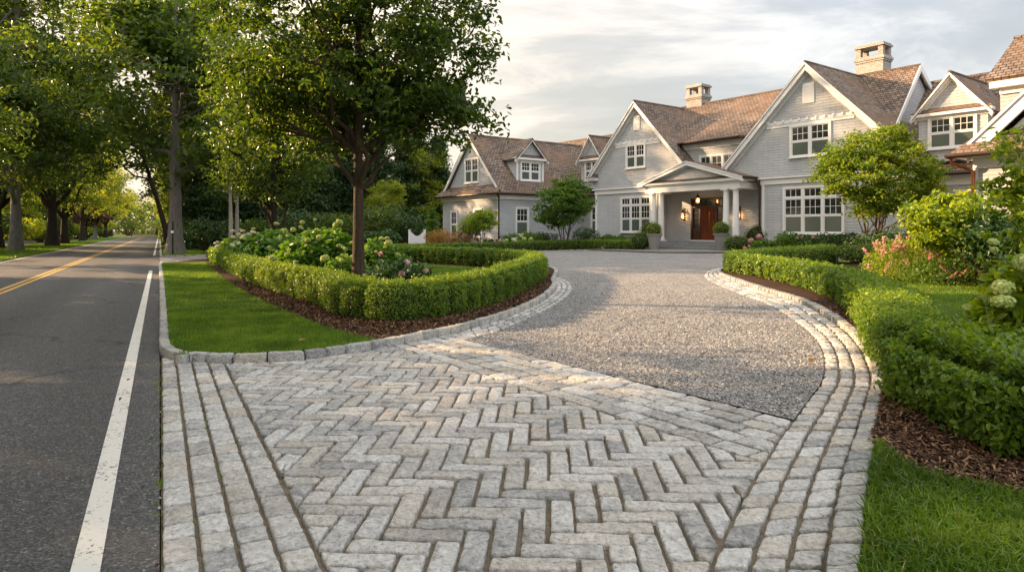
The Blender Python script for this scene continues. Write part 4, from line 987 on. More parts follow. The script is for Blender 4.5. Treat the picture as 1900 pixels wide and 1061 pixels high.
# --- wood behind the island
CA = conifer('evergreen_tree', B(AT(395, 60)), 4.2, 13, LM['conifer'], 'dark evergreen with layered branches right of the thick pale trunk', 420, 46, .42)
CB = conifer('evergreen_tree', B(AT(455, 66)), 4.0, 15, LM['conifer'], 'tall dark evergreen behind the white hydrangea', 420, 46, .42)
labs = ['dark evergreen behind the second island tree', 'dark evergreen left of the young tree trunk', 'dark evergreen directly behind the young tree trunk', 'dark evergreen right of the young tree trunk', 'dark evergreen between the young tree and the left wing', 'evergreen at the far corner of the left wing', 'low dark evergreen filling the wood edge by the side drive', 'evergreen deep in the wood behind the island', 'evergreen deep in the wood left of the house']
for i, (px, Z, sc) in enumerate([(520, 62, 1.0), (580, 60, .85), (640, 64, .9), (700, 62, .8), (750, 66, .9), (812, 68, .8), (352, 64, .62), (610, 76, 1.2), (770, 80, 1.0)]):
    copy_tree(CA if i % 2 else CB, B(AT(px, Z)), i*1.3, sc, labs[i], 'conifer', 'evergreens behind the island')
labs = ['leafy tree rising behind the second island tree', 'leafy tree behind the left part of the young tree crown', 'tree painted sunlit yellow green behind the young tree', 'yellow green tree low beside the left wing', 'leafy tree behind the wood at the left of the island']
for i, (px, Z, sc, src, m) in enumerate([(520, 72, .62, TA, None), (450, 74, .74, TC, None), (715, 58, .30, TB, 'sun_painted'), (790, 66, .34, TC, 'sun_painted'), (395, 82, .85, TB, None)]):
    copy_tree(src, B(AT(px, Z)), i*2.1+.5, sc, labs[i], 'tree', 'leafy trees behind the island', LM[m] if m else None)
for i, (px, Z, w, h, m, lab) in enumerate([(380, 52, 5, 2.6, 'dark', 'dark shrub beside the thick pale trunk'), (440, 54, 6, 2.8, 'dark', 'dark shrub behind the slim pale trunks'), (500, 52, 6, 3.0, 'far', 'green shrub behind the island hydrangeas'),
    (560, 50, 6, 3.2, 'dark', 'dark shrub left of the young tree in the wood edge'), (620, 50, 6, 3.0, 'far', 'green shrub behind the young tree trunk in the wood edge'), (690, 52, 6, 3.2, 'far', 'green shrub right of the young tree in the wood edge'), (745, 54, 6, 3.4, 'dark', 'dark shrub behind the white gate'), (708, 44, 3.2, 1.6, 'dark', 'low dark shrub beyond the island hedge'), (345, 58, 4, 2, 'dark', 'dark shrub at the edge of the far verge')]):
    shrub('wood_shrub', B(AT(px, Z)), w, h, LM[m], lab, 2400, .26, nb=6, group='shrubs at the edge of the wood')
for px, Z, lab in [(428, 42, 'slim pale trunk standing left of its pair behind the hydrangeas'), (440, 44, 'slim pale trunk standing right of its pair behind the hydrangeas')]:
    tree('slim_tree', B(AT(px, Z)), [(0, 0, 7.4, 2.2, 2.2, 2.6), (0, 0, 4.6, 1.4, 1.4, .9)], .16, LM['oak'], BARKP, nclus=90, per=44, cr=.8, ls=.24, limbs=8, fork=.45, gaps=-.2, label=lab, group='slim pale trunks')
hedge('verge_hedge', [ST(6.2, 50.3), ST(9.5, 50.6), ST(15, 51)], 1.3, 1.05, 'low clipped hedge beyond the side drive', .03, .12, 260, mat=LM['box'], period=1.6, groove=.04)
hedge('verge_hedge', [ST(6.6, 53.5), ST(11, 53.8)], 1.3, 1.5, 'taller clipped hedge behind the low one beyond the side drive', .03, .12, 220, mat=LM['dark'], period=1.6, groove=.04)
ballv = NM(); b = B(ST(1.2, 80)); ball(ballv, (b[0], b[1], b[2]+1.4), 1.3, 1.3, 1.5, 900, .25, lump=.1); tag(ballv.build('verge_bush', [LM['box'], INNER]), 'rounded green bush on the far verge left of the thick pale trunk', 'bush')

# far-off wood that reads as one mass beyond the verges and behind the house
nm = NM(); n = 46000; 
az = np.r_[rng.uniform(-75, -5, n*3//4), rng.uniform(-5, 60, n//4)]; rad = rng.uniform(150, 215, len(az)); rad = np.where((az > -31) & (az < -25), rad+150, rad)
sl_ = rad*np.sin(np.radians(az+27.3)); rad = np.where((np.abs(sl_+3.5) < 13) & (rad < 300), rad+160, rad)
X = rad*np.sin(np.radians(az)); Y = rad*np.cos(np.radians(az)); hh = 13+4*np.array([mnoise.noise(Vector((a*.25, r*.03, 0))) for a, r in zip(az, rad)])
Z = hh*rng.uniform(0, 1, len(az))**.7*np.where(az > -5, .7, 1.0); P = np.stack([X, Y, Z], 1)
leaves(nm, P, rng.uniform(1.0, 2.2, len(az)), np.tile([0, -.3, .8], (len(az), 1)), np.clip(.4+vn(P, .12)*.6+rng.normal(0, .12, len(az)), 0, 1), .7)
tag(nm.build('distant_woods', LM['far']), kind='stuff')
# --- shrubs along the left wing
def bronze(px, Z, w, h, lab): shrub('bronze_shrub', B(AT(px, Z)), w, h, LM['orange'], lab, 1500, .10, nb=5, group='bronze shrubs by the left wing')
bronze(806, 43.2, 1.8, 1.55, 'bronze orange shrub nearest the white gate'); bronze(832, 43.6, 2.1, 1.65, 'bronze orange shrub in the middle of its row'); bronze(862, 43.8, 1.8, 1.5, 'bronze orange shrub under the small green tree')
conifer('dwarf_conifer', B(AT(802, 49.5)), 1.15, 2.9, LM['maple'], 'small cone shaped green conifer at the corner of the left wing', 130, 26, .16, tr=.06)
tree('small_tree', B(AT(893, 43.6)), [(0, 0, 1.75, 1.15, 1.1, .68), (.3, 0, 2.35, .75, .7, .42), (-.7, 0, 1.5, .8, .7, .5)], .06, LM['lime'], BARK, nclus=130, per=60, cr=.35, ls=.12, limbs=7, fork=.2, gaps=-.4, stems=3, label='small yellow green tree against the left wing', top=2.6)
for px, Z, w, h, m, lab in [(915, 43.4, 1.6, .95, 'dark', 'grey green shrub under the small tree'), (950, 44.0, 2.0, 1.25, 'maple', 'bright green shrub under the tall window of the left wing'), (985, 44.6, 1.6, 1.2, 'maple', 'green shrub between the left wing window and the spreading maple'),
    (1012, 45.2, 2.2, 1.2, 'dark', 'dark shrub at the left foot of the spreading maple'), (1085, 45.0, 2.6, 1.5, 'dark', 'dark evergreen shrub right of the spreading maple'), (1122, 43.3, 1.6, .9, 'maple', 'leafy green shrub left of the large bay of windows'),
    (1150, 42.6, 1.6, .85, 'maple', 'leafy green shrub under the left part of the large window'), (1176, 42.2, 1.2, .9, 'maple', 'leafy green shrub under the right part of the large window')]:
    shrub('bed_shrub', B(AT(px, Z)), w, h, LM[m], lab, 1300, .13, nb=4, group='shrubs along the house')
hydrangea('bed_hydrangea', B(AT(967, 42.6)), 2.5, 1.2, .8, ['white', 'lime'], 'cream hydrangeas behind the low hedge under the left wing window', 700, .16, 18, face=(0, -1), hs=1.5, kind='diamond')
hydrangea('bed_hydrangea', B(AT(925, 42.4)), 1.4, .9, .62, ['pink'], 'pink hydrangea behind the low hedge by the downspout of the left wing', 400, .14, 10, face=(0, -1), hs=1.5, kind='diamond')
hydrangea('bed_hydrangea', B(AT(1160, 41.3)), 2.6, .9, .55, ['dust'], 'faded pink hydrangeas behind the low hedge near the large window', 500, .14, 12, face=(0, -1), hs=1.4, kind='diamond')
hydrangea('bed_hydrangea', B(AT(1082, 42.8)), 1.4, .8, .5, ['white'], 'small white flowers behind the low hedge right of the maple', 260, .12, 6, face=(0, -1), hs=1.1, kind='diamond')
tree('spreading_maple', B(AT(1048, 42.6)), [(0, 0, 2.9, 1.9, 1.8, 1.25), (.2, 0, 3.9, 1.15, 1.1, .75), (-.5, 0, 1.9, 1.4, 1.3, .5)], .10, LM['maple'], BARK, nclus=230, per=70, cr=.42, flat=.3, ls=.15, limbs=12, fork=.2, gaps=-.25, stems=4, label='spreading green maple in front of the left side of the house', top=4.6)
# --- right side
rng = np.random.default_rng(51)
tree('spreading_maple', B(AT(1622, 27.5)), [(0, 0, 3.2, 2.45, 2.3, 1.5), (.1, 0, 4.3, 1.5, 1.4, .95), (-.9, 0, 2.5, 1.7, 1.5, .8), (1.2, 0, 2.3, 1.3, 1.3, .6)], .12, LM['maple2'], BARK, nclus=380, per=80, cr=.46, flat=.30, ls=.15, limbs=16, fork=.17, gaps=-.22, stems=5, label='broad yellow green maple in front of the right gable', top=5.0)
for px, Z, w, h, m, lab in [(1462, 31.5, 1.7, 1.1, 'maple', 'leafy shrub under the left of the large right window'), (1510, 31.0, 2.0, 1.05, 'dark', 'dark shrub under the large right window'), (1560, 29.5, 1.8, 1.25, 'dark', 'dark shrub left of the broad maple stems'), (1640, 27.0, 3.4, 1.2, 'dark', 'dark shrub under the broad maple'), (1700, 25, 3.0, 1.5, 'dark', 'dark shrub right of the broad maple'),
    (1590, 24.2, 2.2, .8, 'far', 'low feathery shrub at the end of the dark hedge arm')]:
    shrub('bed_shrub', B(AT(px, Z)), w, h, LM[m], lab, 1700, .13, nb=5, group='shrubs along the house')
hydrangea('bed_hydrangea', B(AT(1500, 30.6)), 4.2, 1.1, .78, ['dust'], 'row of faded pink hydrangeas under the large right window', 1100, .16, 14, face=(0, -1), hs=1.5, kind='diamond', rot=-.9)
hydrangea('bed_hydrangea', B(AT(1415, 34.0)), 1.8, .9, .74, ['dust', 'pink'], 'faded pink hydrangea in front of the domed box shrub', 400, .14, 9, face=(0, -1), hs=1.4, kind='diamond')
def spirea(px, Z, w, h, label, lm, fl=34):
    base = B(AT(px, Z), .05); root = empty('spirea', base, label, 'shrub'); nm = NM(); n = 4200; dd = unit(rng.normal(0, 1, (n, 3))); dd[:, 2] = np.abs(dd[:, 2])
    P = np.array(base)+dd*np.array([w/2, w/2, h])*(rng.uniform(.3, 1, (n, 1))**.45)*(1+.18*vn(dd, 3)[:, None]); leaves(nm, P, .085*rng.uniform(.6, 1.2, n), dd*.6+np.array([0, 0, .5]), np.clip(rng.normal(.5, .2, n), 0, 1), .4)
    nm.build('foliage', LM[lm], root, base)
    pl = NM(); 
    for k in range(60): 
        z = rng.uniform(0, .22); leaves(pl, np.array([[rng.normal(0, .012), rng.normal(0, .012), z]]), .04, np.array([[0, 0, .3]]), np.array([rng.random()]), .7)
    o = pl.build('flower_plume', P_PINK); me = o.data; bpy.data.objects.remove(o)
    for k in range(fl):
        v = unit(rng.normal(0, 1, 3)); v[2] = abs(v[2])*1.2+.2; v = unit(v); o = bpy.data.objects.new('flower_plume', me); COL.objects.link(o); o.parent = root; o.location = v*np.array([w/2, w/2, h])*.93
        o.rotation_euler = (-v[1]*.9, v[0]*.9, rng.uniform(0, 6)); s = rng.uniform(.7, 1.35); o.scale = (s, s, s)
spirea(1668, 17.8, 1.8, 1.05, 'yellow green shrub with pink flower plumes on the right lawn edge', 'lime', 46)
spirea(1755, 16.6, 2.0, .72, 'low green shrub with pink flowers beside the plumed shrub', 'maple', 26)
tree('viburnum', B(AT(1805, 16.2), .05), [(0, 0, 1.55, 1.45, 1.2, .62), (.5, .1, 1.0, 1.2, 1.0, .5), (-.4, 0, 1.15, 1.0, .9, .4)], .07, LM['lime'], BARK, nclus=210, per=50, cr=.3, flat=.4, ls=.13, limbs=12, fork=.15, gaps=-.4, stems=5, label='yellow green broad leaved shrub on bare stems behind the pink plumed shrub', cat='shrub', kind='leaf6', top=2.0)
shrub('dark_viburnum', B(AT(1868, 15.2), .05), 2.8, 2.0, LM['dark'], 'dark green shrub filling the right edge behind the large leaved hydrangea', 3600, .12, nb=6, kind='leaf6')
tree('rhododendron', B(AT(1962, 10.2), .05), [(0, 0, 2.1, .95, 1.0, 1.1), (-.35, -.1, 2.55, .62, .6, .5), (-.2, 0, 1.0, .8, .8, .6)], .07, LM['maple2'], BARK, nclus=110, per=24, cr=.20, flat=.6, ls=.15, limbs=12, fork=.15, gaps=-.45, stems=4, label='tall shrub with whorls of long leaves reaching in at the right edge', cat='shrub', kind='leaf6', aspect=.36, top=2.9)
hydrangea('large_hydrangea', B((4.95, 6.35), .05), 1.5, 1.3, 1.46, ['yel', 'lime', 'lime'], 'large leaved hydrangea with buff flower heads at the right edge above the near hedge', 2600, .145, 10, face=(-.7, -.7), hs=.85, leafm=LM['lime'])

def fallen(px, py, dz, lab, k):
    p = G(px, py, dz); nm = NM(); z = gzf(*p)+dz
    leaves(nm, np.array([[p[0], p[1], z+.02]]), .10, np.array([[0, -.3, 1.]]), np.array([k]), .75, 'leaf6', rnd=.15, fold=.5); tag(nm.build('fallen_leaf', LM['orange']), lab, 'leaf')
fallen(561, 634, .12, 'single curled orange leaf lying on the front lawn of the island', .2)
fallen(1505, 671, .02, 'small brown leaf on the gravel beside the right paving border', .05)
litter()
# ================================================================ house
M_WALL = m_course('grey_wall_shingles', (.44, .455, .47), (.49, .502, .51), (.29, .30, .31), .62, .14, .006, (.90, 1.08), .03)
M_WALLF = m_course('grey_wall_shingles_wide', (.44, .455, .47), (.49, .502, .51), (.29, .30, .31), .80, .145, .007, (.9, 1.08), .03)
M_ROOF = m_course('cedar_roof_shingles', (.13, .102, .082), (.30, .228, .178), (.030, .025, .022), .24, .17, .020, (.62, 1.30), .06, warm=(.215, .135, .088))
M_TRIM = plain('white_trim', (.82, .82, .81), .5, .4, 0, .04)
M_GUT = plain('dark_copper', (.060, .035, .024), .4, .5, .5, .25)
M_COP = plain('copper', (.34, .13, .06), .35, .5, .8, .25)
M_DOOR = m_bark('mahogany', (.10, .028, .013), (.21, .062, .026), .6)
M_DFR = plain('dark_door_frame', (.055, .018, .010), .35, .5)
M_CHIM = m_course('whitewashed_brick', (.36, .33, .30), (.46, .43, .40), (.22, .20, .18), .24, .08, .008, (.82, 1.1), .02)
M_BLUE = m_course('bluestone', (.20, .21, .22), (.28, .28, .27), (.10, .10, .10), .9, .6, .01, (.85, 1.1), .006)
def glassmat(name, c, rough=.04):
    N = NT(name); P = pos(N); f = noise(N, P, .5, 2); b = noise(N, P, 1.6, 2)
    bsdf(N, mix(N, tuple(x*.7 for x in c), tuple(x*1.4 for x in c), f), rough, .7, b, .08, .02); return N.m
M_GLASS = glassmat('dark_window_glass', (.022, .026, .026)); M_BLIND = glassmat('shaded_window_glass', (.10, .125, .105), .12)
house = empty('shingle_house', HW(0, 0, 0), 'large grey shingled house with white trim, brown cedar roofs and a columned porch', 'house')
HO = HW(0, 0, 0)
def part(nm, name, mat, parent=house, uv=True, **k): return nm.build(name, mat, parent, HO, uv=uv, **k)
class Fr:                          # a wall plane: a along it, z up, o out of it
    def __init__(s, side, at):
        if side == 'front': s.f = lambda a, z, o: HW(a, at+o, z)
        elif side == 'right': s.f = lambda a, z, o: HW(at+o, -a, z)     # a runs away from the viewer, faces +u
        s.side = side
    def box(s, nm, a0, a1, z0, z1, o0, o1, **k):
        V = [s.f(a0, z0, o1), s.f(a1, z0, o1), s.f(a1, z0, o0), s.f(a0, z0, o0), s.f(a0, z1, o1), s.f(a1, z1, o1), s.f(a1, z1, o0), s.f(a0, z1, o0)]
        nm.add(V, BOXF, **k)
def prism(nm, pts_a, pts_b, **k):  # two matching rings of 3d points, first ring faces out (ccw seen from outside)
    n = len(pts_a); nm.add(list(pts_a)+list(pts_b), [list(range(n)), list(range(n, 2*n))[::-1]], **k)
    nm.add(list(pts_a)+list(pts_b), [[i, i+n, (i+1) % n+n, (i+1) % n] for i in range(n)], **k)
def slab(nm, pts, th=.12, **k):
    P = np.array(pts, float); n = np.cross(P[1]-P[0], P[2]-P[0]); n /= np.linalg.norm(n)
    if n[2] < 0: P = P[::-1]; n = -n
    prism(nm, P, P-n*th, **k)
def ridgecap(nm, a, b, r=.07): tube(nm, [a, b], [r, r], 6)
def board(nm, a, b, wdt, o0, o1, fr, **k):
    """a board lying in a wall plane along the line a->b (a,z pairs), hanging wdt below it"""
    (a0, z0), (a1, z1) = a, b
    pa = [fr.f(a0, z0-wdt, o1), fr.f(a1, z1-wdt, o1), fr.f(a1, z1, o1), fr.f(a0, z0, o1)]; pb = [fr.f(a0, z0-wdt, o0), fr.f(a1, z1-wdt, o0), fr.f(a1, z1, o0), fr.f(a0, z0, o0)]
    if a1 < a0: pa, pb = pa[::-1], pb[::-1]
    prism(nm, pa, pb, **k)

def window(fr, a0, a1, z0, z1, units=2, trans=0.0, split=.5, cols=3, rows=2, parent=house, mul=.12, cas=.11, full=False, label=None):
    """double hung units side by side; trans = height of a transom row"""
    w = NM(); c = cas
    fr.box(w, a0-c, a0, z0-c*.6, z1+c, .0, .07); fr.box(w, a1, a1+c, z0-c*.6, z1+c, .0, .07)
    fr.box(w, a0, a1, z1, z1+c, .0, .075); fr.box(w, a0, a1, z0-c*.6, z0, .0, .072)
    uw = (a1-a0-mul*(units-1))/units; zt = z1-trans if trans else z1
    gl = NM(); s = .045
    if trans: fr.box(w, a0, a1, zt-.09, zt, .0, .058)
    zt2 = zt-.09 if trans else z1
    for k in range(units):
        x0 = a0+k*(uw+mul); x1 = x0+uw
        if k: fr.box(w, x0-mul, x0, z0, z1, .0, .062)
        gl_z = []
        if trans: gl_z.append((zt, z1, cols, 1, 0))
        if full: gl_z.append((z0, zt2, cols, rows, 0))
        else:
            zm = z0+(zt2-z0)*split; gl_z.append((zm+.02, zt2, cols, rows, 0)); gl_z.append((z0, zm-.02, 1, 1, 1)); fr.box(w, x0, x1, zm-.02, zm+.02, .004, .040)
        for (g0, g1, cc, rw, kind) in gl_z:
            fr.box(gl, x0+s*.5, x1-s*.5, g0+s*.5, g1-s*.5, .004, .014, mat=kind)
            fr.box(w, x0, x0+s, g0, g1, .003, .034); fr.box(w, x1-s, x1, g0, g1, .003, .034); fr.box(w, x0+s, x1-s, g1-s, g1, .003, .033); fr.box(w, x0+s, x1-s, g0, g0+s, .003, .033)
            for q in range(1, cc): xx = x0+s+(uw-2*s)*q/cc; fr.box(w, xx-.013, xx+.013, g0+s, g1-s, .010, .028)
            for q in range(1, rw): zz = g0+s+(g1-g0-2*s)*q/rw; fr.box(w, x0+s, x1-s, zz-.013, zz+.013, .011, .027)
    o = part(w, 'window', M_TRIM, parent, uv=False); part(gl, 'pane', [M_GLASS, M_BLIND], o, uv=False)
    sl = NM(); fr.box(sl, a0-c-.04, a1+c+.04, z0-c*.6-.05, z0-c*.6, .0, .12); part(sl, 'sill', M_TRIM, o, uv=False)
    return o
FR = lambda v: Fr('front', v)
ZG = 0.3                           # walls start below the ground

def wallbox(u0, u1, v0, v1, z0, z1, mat=M_WALL, name='wall', parent=house):
    nm = NM(); a = [HW(u0, v1, z0), HW(u1, v1, z0), HW(u1, v0, z0), HW(u0, v0, z0)]; b = [(x, y, z1) for x, y, _ in a]
    nm.add(a+b, BOXF); return part(nm, name, mat, parent)
def pent(u0, u1, vw, z0, z1, out, parent=house):   # little roof across a front
    nm = NM(); slab(nm, [HW(u0, vw+out, z0), HW(u1, vw+out, z0), HW(u1, vw, z1), HW(u0, vw, z1)], .06); return part(nm, 'roof', M_ROOF, parent)
def gable_front(uc, half, vf, vb, ze, zp, over=.35, drop=.0, wall_from=None, side_over=.32, trimw=.34, band=None, name='gable', dropR=None, parent=house, inner_trim=True):
    """a front facing gable with its own roof running back to vb"""
    sl = (zp-ze)/half; nm = NM(); z0 = wall_from if wall_from is not None else ze
    ring = [(uc-half, z0), (uc+half, z0), (uc+half, ze-.02), (uc, zp-.02), (uc-half, ze-.02)] if z0 < ze-.05 else [(uc-half, ze), (uc+half, ze), (uc, zp-.02)]
    prism(nm, [HW(u, vf, z) for u, z in ring], [HW(u, vb, z) for u, z in ring]); g = part(nm, 'gable_wall', M_WALL, parent)
    rf = NM(); h2 = half+side_over; zl = zp+.12-sl*h2
    for sg in (-1, 1): slab(rf, [HW(uc+sg*h2, vf+over, zl), HW(uc+sg*h2, vb, zl), HW(uc, vb, zp+.12), HW(uc, vf+over, zp+.12)], .10)
    ridgecap(rf, HW(uc, vf+over, zp+.13), HW(uc, vb, zp+.13), .06)
    r = part(rf, 'roof', M_ROOF, parent)
    tr = NM(); fr = FR(vf)
    for sg in (-1, 1):
        k0, k1 = (uc+sg*h2, zl-.02), (uc, zp+.10)
        board(tr, k0, k1, trimw, over-.10, over-.03, fr)          # rake board
        board(tr, (k0[0], k0[1]-.02), (k1[0], k1[1]-.02), .10, over-.02, over+.03, fr)   # crown mould
        # soffit
        zz = -.11
        slab(tr, [HW(uc+sg*h2, vf+over-.11, zl+zz-.02), HW(uc+sg*h2, vf+.0, zl+zz-.02), HW(uc, vf+.0, zp+.12+zz-.02), HW(uc, vf+over-.11, zp+.12+zz-.02)], .03)
        if inner_trim: board(tr, (uc+sg*(h2-.1), zl+.1*sl-.16), (uc, zp-.04), trimw*1.05, .004, .05, fr)
    part(tr, 'trim', M_TRIM, r, uv=False)
    if band:
        bt = NM(); hw = (zp-band)/sl-.30; fr.box(bt, uc-hw, uc+hw, band-.10, band+.06, .003, .06)
        fr.box(bt, uc-hw+.1, uc+hw-.1, band-.26, band-.10, .003, .03)
        n = int(hw*2/.42)
        for q in range(n): x = uc-hw+.2+(2*hw-.4)*q/(n-1); fr.box(bt, x-.05, x+.05, band-.02, band+.02+.09, .06, .13)
        part(bt, 'band', M_TRIM, g, uv=False)
    return g, r
def vent(fr, a0, a1, z0, z1, parent):
    w = NM(); fr.box(w, a0-.06, a1+.06, z0-.06, z1+.06, .0, .05)
    n = max(4, int((z1-z0)/.09))
    for k in range(n): z = z0+(z1-z0)*k/n; fr.box(w, a0, a1, z+.015, z+.06, .05, .075)
    part(w, 'vent', M_TRIM, parent, uv=False)
def gutter(a, b, r=.075, parent=house): nm = NM(); tube(nm, [a, b], [r, r], 8); return part(nm, 'gutter', M_GUT, parent, uv=False, smooth=True)
def downspout(pts, mat=M_GUT, r=.055, parent=house): nm = NM(); tube(nm, pts, r, 8); return part(nm, 'downspout', mat, parent, uv=False, smooth=True)
def trimbox(boxes, name='frieze', parent=house):
    nm = NM()
    for fr, *b in boxes: fr.box(nm, *b)
    return part(nm, name, M_TRIM, parent, uv=False)

# ---- main block between the gables
wallbox(-5, 9.9, -7.6, 0, ZG, 7.0)
nm = NM(); slab(nm, [HW(-5, .45, 6.98), HW(5.2, .45, 6.98), HW(5.2, -4, 10.1), HW(-5, -4, 10.1)]); slab(nm, [HW(-5, -8.4, 6.98), HW(10.2, -8.4, 6.98), HW(10.2, -4, 10.1), HW(-5, -4, 10.1)])
slab(nm, [HW(5.2, -.6, 6.0), HW(10.35, -.6, 6.0), HW(10.35, -4, 10.1), HW(5.2, -4, 10.1)]); ridgecap(nm, HW(-5, -4, 10.12), HW(10.35, -4, 10.12)); mroof = part(nm, 'roof', M_ROOF)
gutter(HW(-1.6, .5, 6.93), HW(2.6, .5, 6.93)); trimbox([(FR(0), -4, 5, 6.55, 6.86, .003, .05)])
# gable end above the link roof
nm = NM(); prism(nm, [HW(10.12, -.9, 5.4), HW(10.12, -7.6, 5.4), HW(10.12, -7.6, 6.9), HW(10.12, -4, 9.95), HW(10.12, -1.0, 6.35)], [HW(9.8, -.9, 5.4), HW(9.8, -7.6, 5.4), HW(9.8, -7.6, 6.9), HW(9.8, -4, 9.95), HW(9.8, -1.0, 6.35)]); part(nm, 'gable_wall', M_WALL)
nm = NM()
prism(nm, [HW(10.40, -.5, 5.66), HW(10.40, -.5, 5.92), HW(10.40, -4, 10.12), HW(10.40, -4, 9.78)], [HW(10.34, -.5, 5.66), HW(10.34, -.5, 5.92), HW(10.34, -4, 10.12), HW(10.34, -4, 9.78)])
prism(nm, [HW(10.40, -4, 9.78), HW(10.40, -4, 10.12), HW(10.40, -8.4, 7.0), HW(10.40, -8.4, 6.7)], [HW(10.34, -4, 9.78), HW(10.34, -4, 10.12), HW(10.34, -8.4, 7.0), HW(10.34, -8.4, 6.7)])
part(nm, 'trim', M_TRIM, mroof, uv=False)
window(FR(0), -.30, 2.02, 5.15, 6.02, 3, 0, cols=2, rows=2, full=True)

# ---- left gable
gL, rL = gable_front(-4.65, 4.05, .9, -4.2, 5.50, 9.85, wall_from=4.36, band=7.35, trimw=.36)
wallbox(-8.55, -3.0, -4, .82, ZG, 4.37, M_WALLF)
trimbox([(FR(.82), -8.6, -2.95, 4.06, 4.36, .0, .07), (FR(.82), -8.56, -8.40, ZG, 4.06, .0, .05), (FR(.9), -8.75, -.55, 4.36, 4.44, -.05, .10)])
window(FR(.9), -5.50, -4.02, 5.72, 7.12, 2)
window(FR(.82), -6.05, -3.62, 1.55, 3.72, 3, trans=.42, cols=3)
vent(FR(.9), -4.86, -4.46, 8.15, 8.95, gL)
def ret(u0, u1, v, z, parent=house):   # cornice return: a small pent on a moulding
    nm = NM(); slab(nm, [HW(u0-.08, v+.42, z), HW(u1+.08, v+.42, z), HW(u1, v, z+.26), HW(u0, v, z+.26)], .04); r = part(nm, 'roof', M_ROOF, parent)
    t = NM(); FR(v).box(t, u0, u1, z-.22, z-.03, .0, .34); FR(v).box(t, u0-.05, u1+.05, z-.09, z-.03, .34, .40); part(t, 'trim', M_TRIM, r, uv=False)
ret(-9.05, -8.25, .9, 5.25)
# ---- right gable
gR, rR = gable_front(7.05, 4.75, .9, -4.2, 5.28, 10.05, wall_from=4.36, band=7.28, trimw=.42)
wallbox(4.35, 11.7, -4, .82, ZG, 4.37, M_WALLF)
trimbox([(FR(.82), 4.30, 11.75, 4.06, 4.36, .0, .07), (FR(.82), 4.36, 4.52, ZG, 4.06, .0, .05), (FR(.9), 2.2, 11.95, 4.36, 4.44, -.05, .10)])
window(FR(.9), 6.15, 8.15, 5.45, 6.95, 2)
window(FR(.82), 5.72, 8.78, 1.50, 3.78, 3, trans=.45, cols=3)
vent(FR(.9), 6.82, 7.32, 8.15, 9.05, gR)

# ---- back left block and its dormer
wallbox(-19, -8.3, -8.5, -.5, ZG, 4.2)
nm = NM(); slab(nm, [HW(-19.2, -.05, 4.15), HW(-5, -.05, 4.15), HW(-5, -4.4, 9.05), HW(-19.2, -4.4, 9.05)]); slab(nm, [HW(-19.2, -8.8, 4.15), HW(-5, -8.8, 4.15), HW(-5, -4.4, 9.05), HW(-19.2, -4.4, 9.05)]); ridgecap(nm, HW(-19.2, -4.4, 9.07), HW(-5, -4.4, 9.07)); part(nm, 'roof', M_ROOF)
gutter(HW(-11, 0, 4.1), HW(-8.8, 0, 4.1)); trimbox([(FR(-.5), -11.2, -8.7, 3.75, 4.08, .003, .05)])
window(FR(-.5), -10.3, -9.3, 1.4, 3.3, 1)
def dormer(fr_side, c, half, vf, vb, zb, ze, zp, win, parent=house):
    """front facing dormer"""
    d = NM(); fr = FR(vf); fr.box(d, c-half, c+half, zb, ze, -abs(vf-vb), 0); w = part(d, 'dormer', M_WALL, parent)
    gable_front(c, half-.02, vf, vb-1.2, ze, zp, over=.30, side_over=.28, trimw=.20, parent=w)
    nm = NM(); slab(nm, [HW(c-half-.25, vf+.30, ze+.02), HW(c+half+.25, vf+.30, ze+.02), HW(c+half, vf, ze+.22), HW(c-half, vf, ze+.22)], .04); part(nm, 'pent_roof', M_ROOF, w)
    t = NM(); fr.box(t, c-half-.24, c+half+.24, ze-.16, ze-.03, -.1, .27); fr.box(t, c-half, c+half, ze-.30, ze-.16, .003, .05); part(t, 'trim', M_TRIM, w, uv=False)
    window(fr, *win, parent=w)
    return w
dormer('front', -9.75, 1.12, .05, -3.0, 4.6, 6.75, 8.25, (-10.35, -9.15, 5.25, 6.5, 2))
# ---- left wing
wallbox(-18.4, -11.2, -.6, 7.2, ZG-.3, 4.2, M_WALL)
nm = NM(); prism(nm, [HW(-18.3, 7.0, 4.15), HW(-11.3, 7.0, 4.15), HW(-14.8, 7.0, 8.2)], [HW(-18.3, -4, 4.15), HW(-11.3, -4, 4.15), HW(-14.8, -4, 8.2)]); gW = part(nm, 'gable_wall', M_WALL)
nm = NM(); s_ = (8.4-4.15)/3.95
for sg in (-1, 1): slab(nm, [HW(-14.8+sg*3.95, 7.25, 4.15), HW(-14.8+sg*3.95, -4.2, 4.15), HW(-14.8, -4.2, 8.4), HW(-14.8, 7.25, 8.4)], .11)
ridgecap(nm, HW(-14.8, 7.25, 8.42), HW(-14.8, -3.6, 8.42)); rW = part(nm, 'roof', M_ROOF)
nm = NM()
for sg in (-1, 1):
    board(nm, (-14.8+sg*3.60, 4.38+.05), (-14.8, 8.30), .28, .16, .26, FR(7.0))
part(nm, 'trim', M_TRIM, rW, uv=False)
nm = NM(); slab(nm, [HW(-18.85, 7.62, 4.13), HW(-10.75, 7.62, 4.13), HW(-11.35, 7.02, 4.78), HW(-18.25, 7.02, 4.78)], .06); part(nm, 'pent_roof', M_ROOF)
gutter(HW(-18.9, 7.66, 4.08), HW(-10.72, 7.66, 4.08)); gutter(HW(-10.72, 7.66, 4.08), HW(-10.78, -.2, 4.08))
trimbox([(FR(7.2), -18.45, -11.15, 3.72, 4.05, .0, .06), (Fr('right', -11.2), -7.26, .6, 3.72, 4.05, .0, .06), (FR(7.2), -18.6, -10.9, 4.05, 4.09, .0, .38), (FR(7.2), -11.32, -11.18, ZG-.3, 3.72, .0, .03)])
downspout([HW(-10.80, 7.62, 4.0), HW(-10.84, 7.45, 3.86), HW(-11.08, 7.29, 3.70), HW(-11.10, 7.29, .5)])
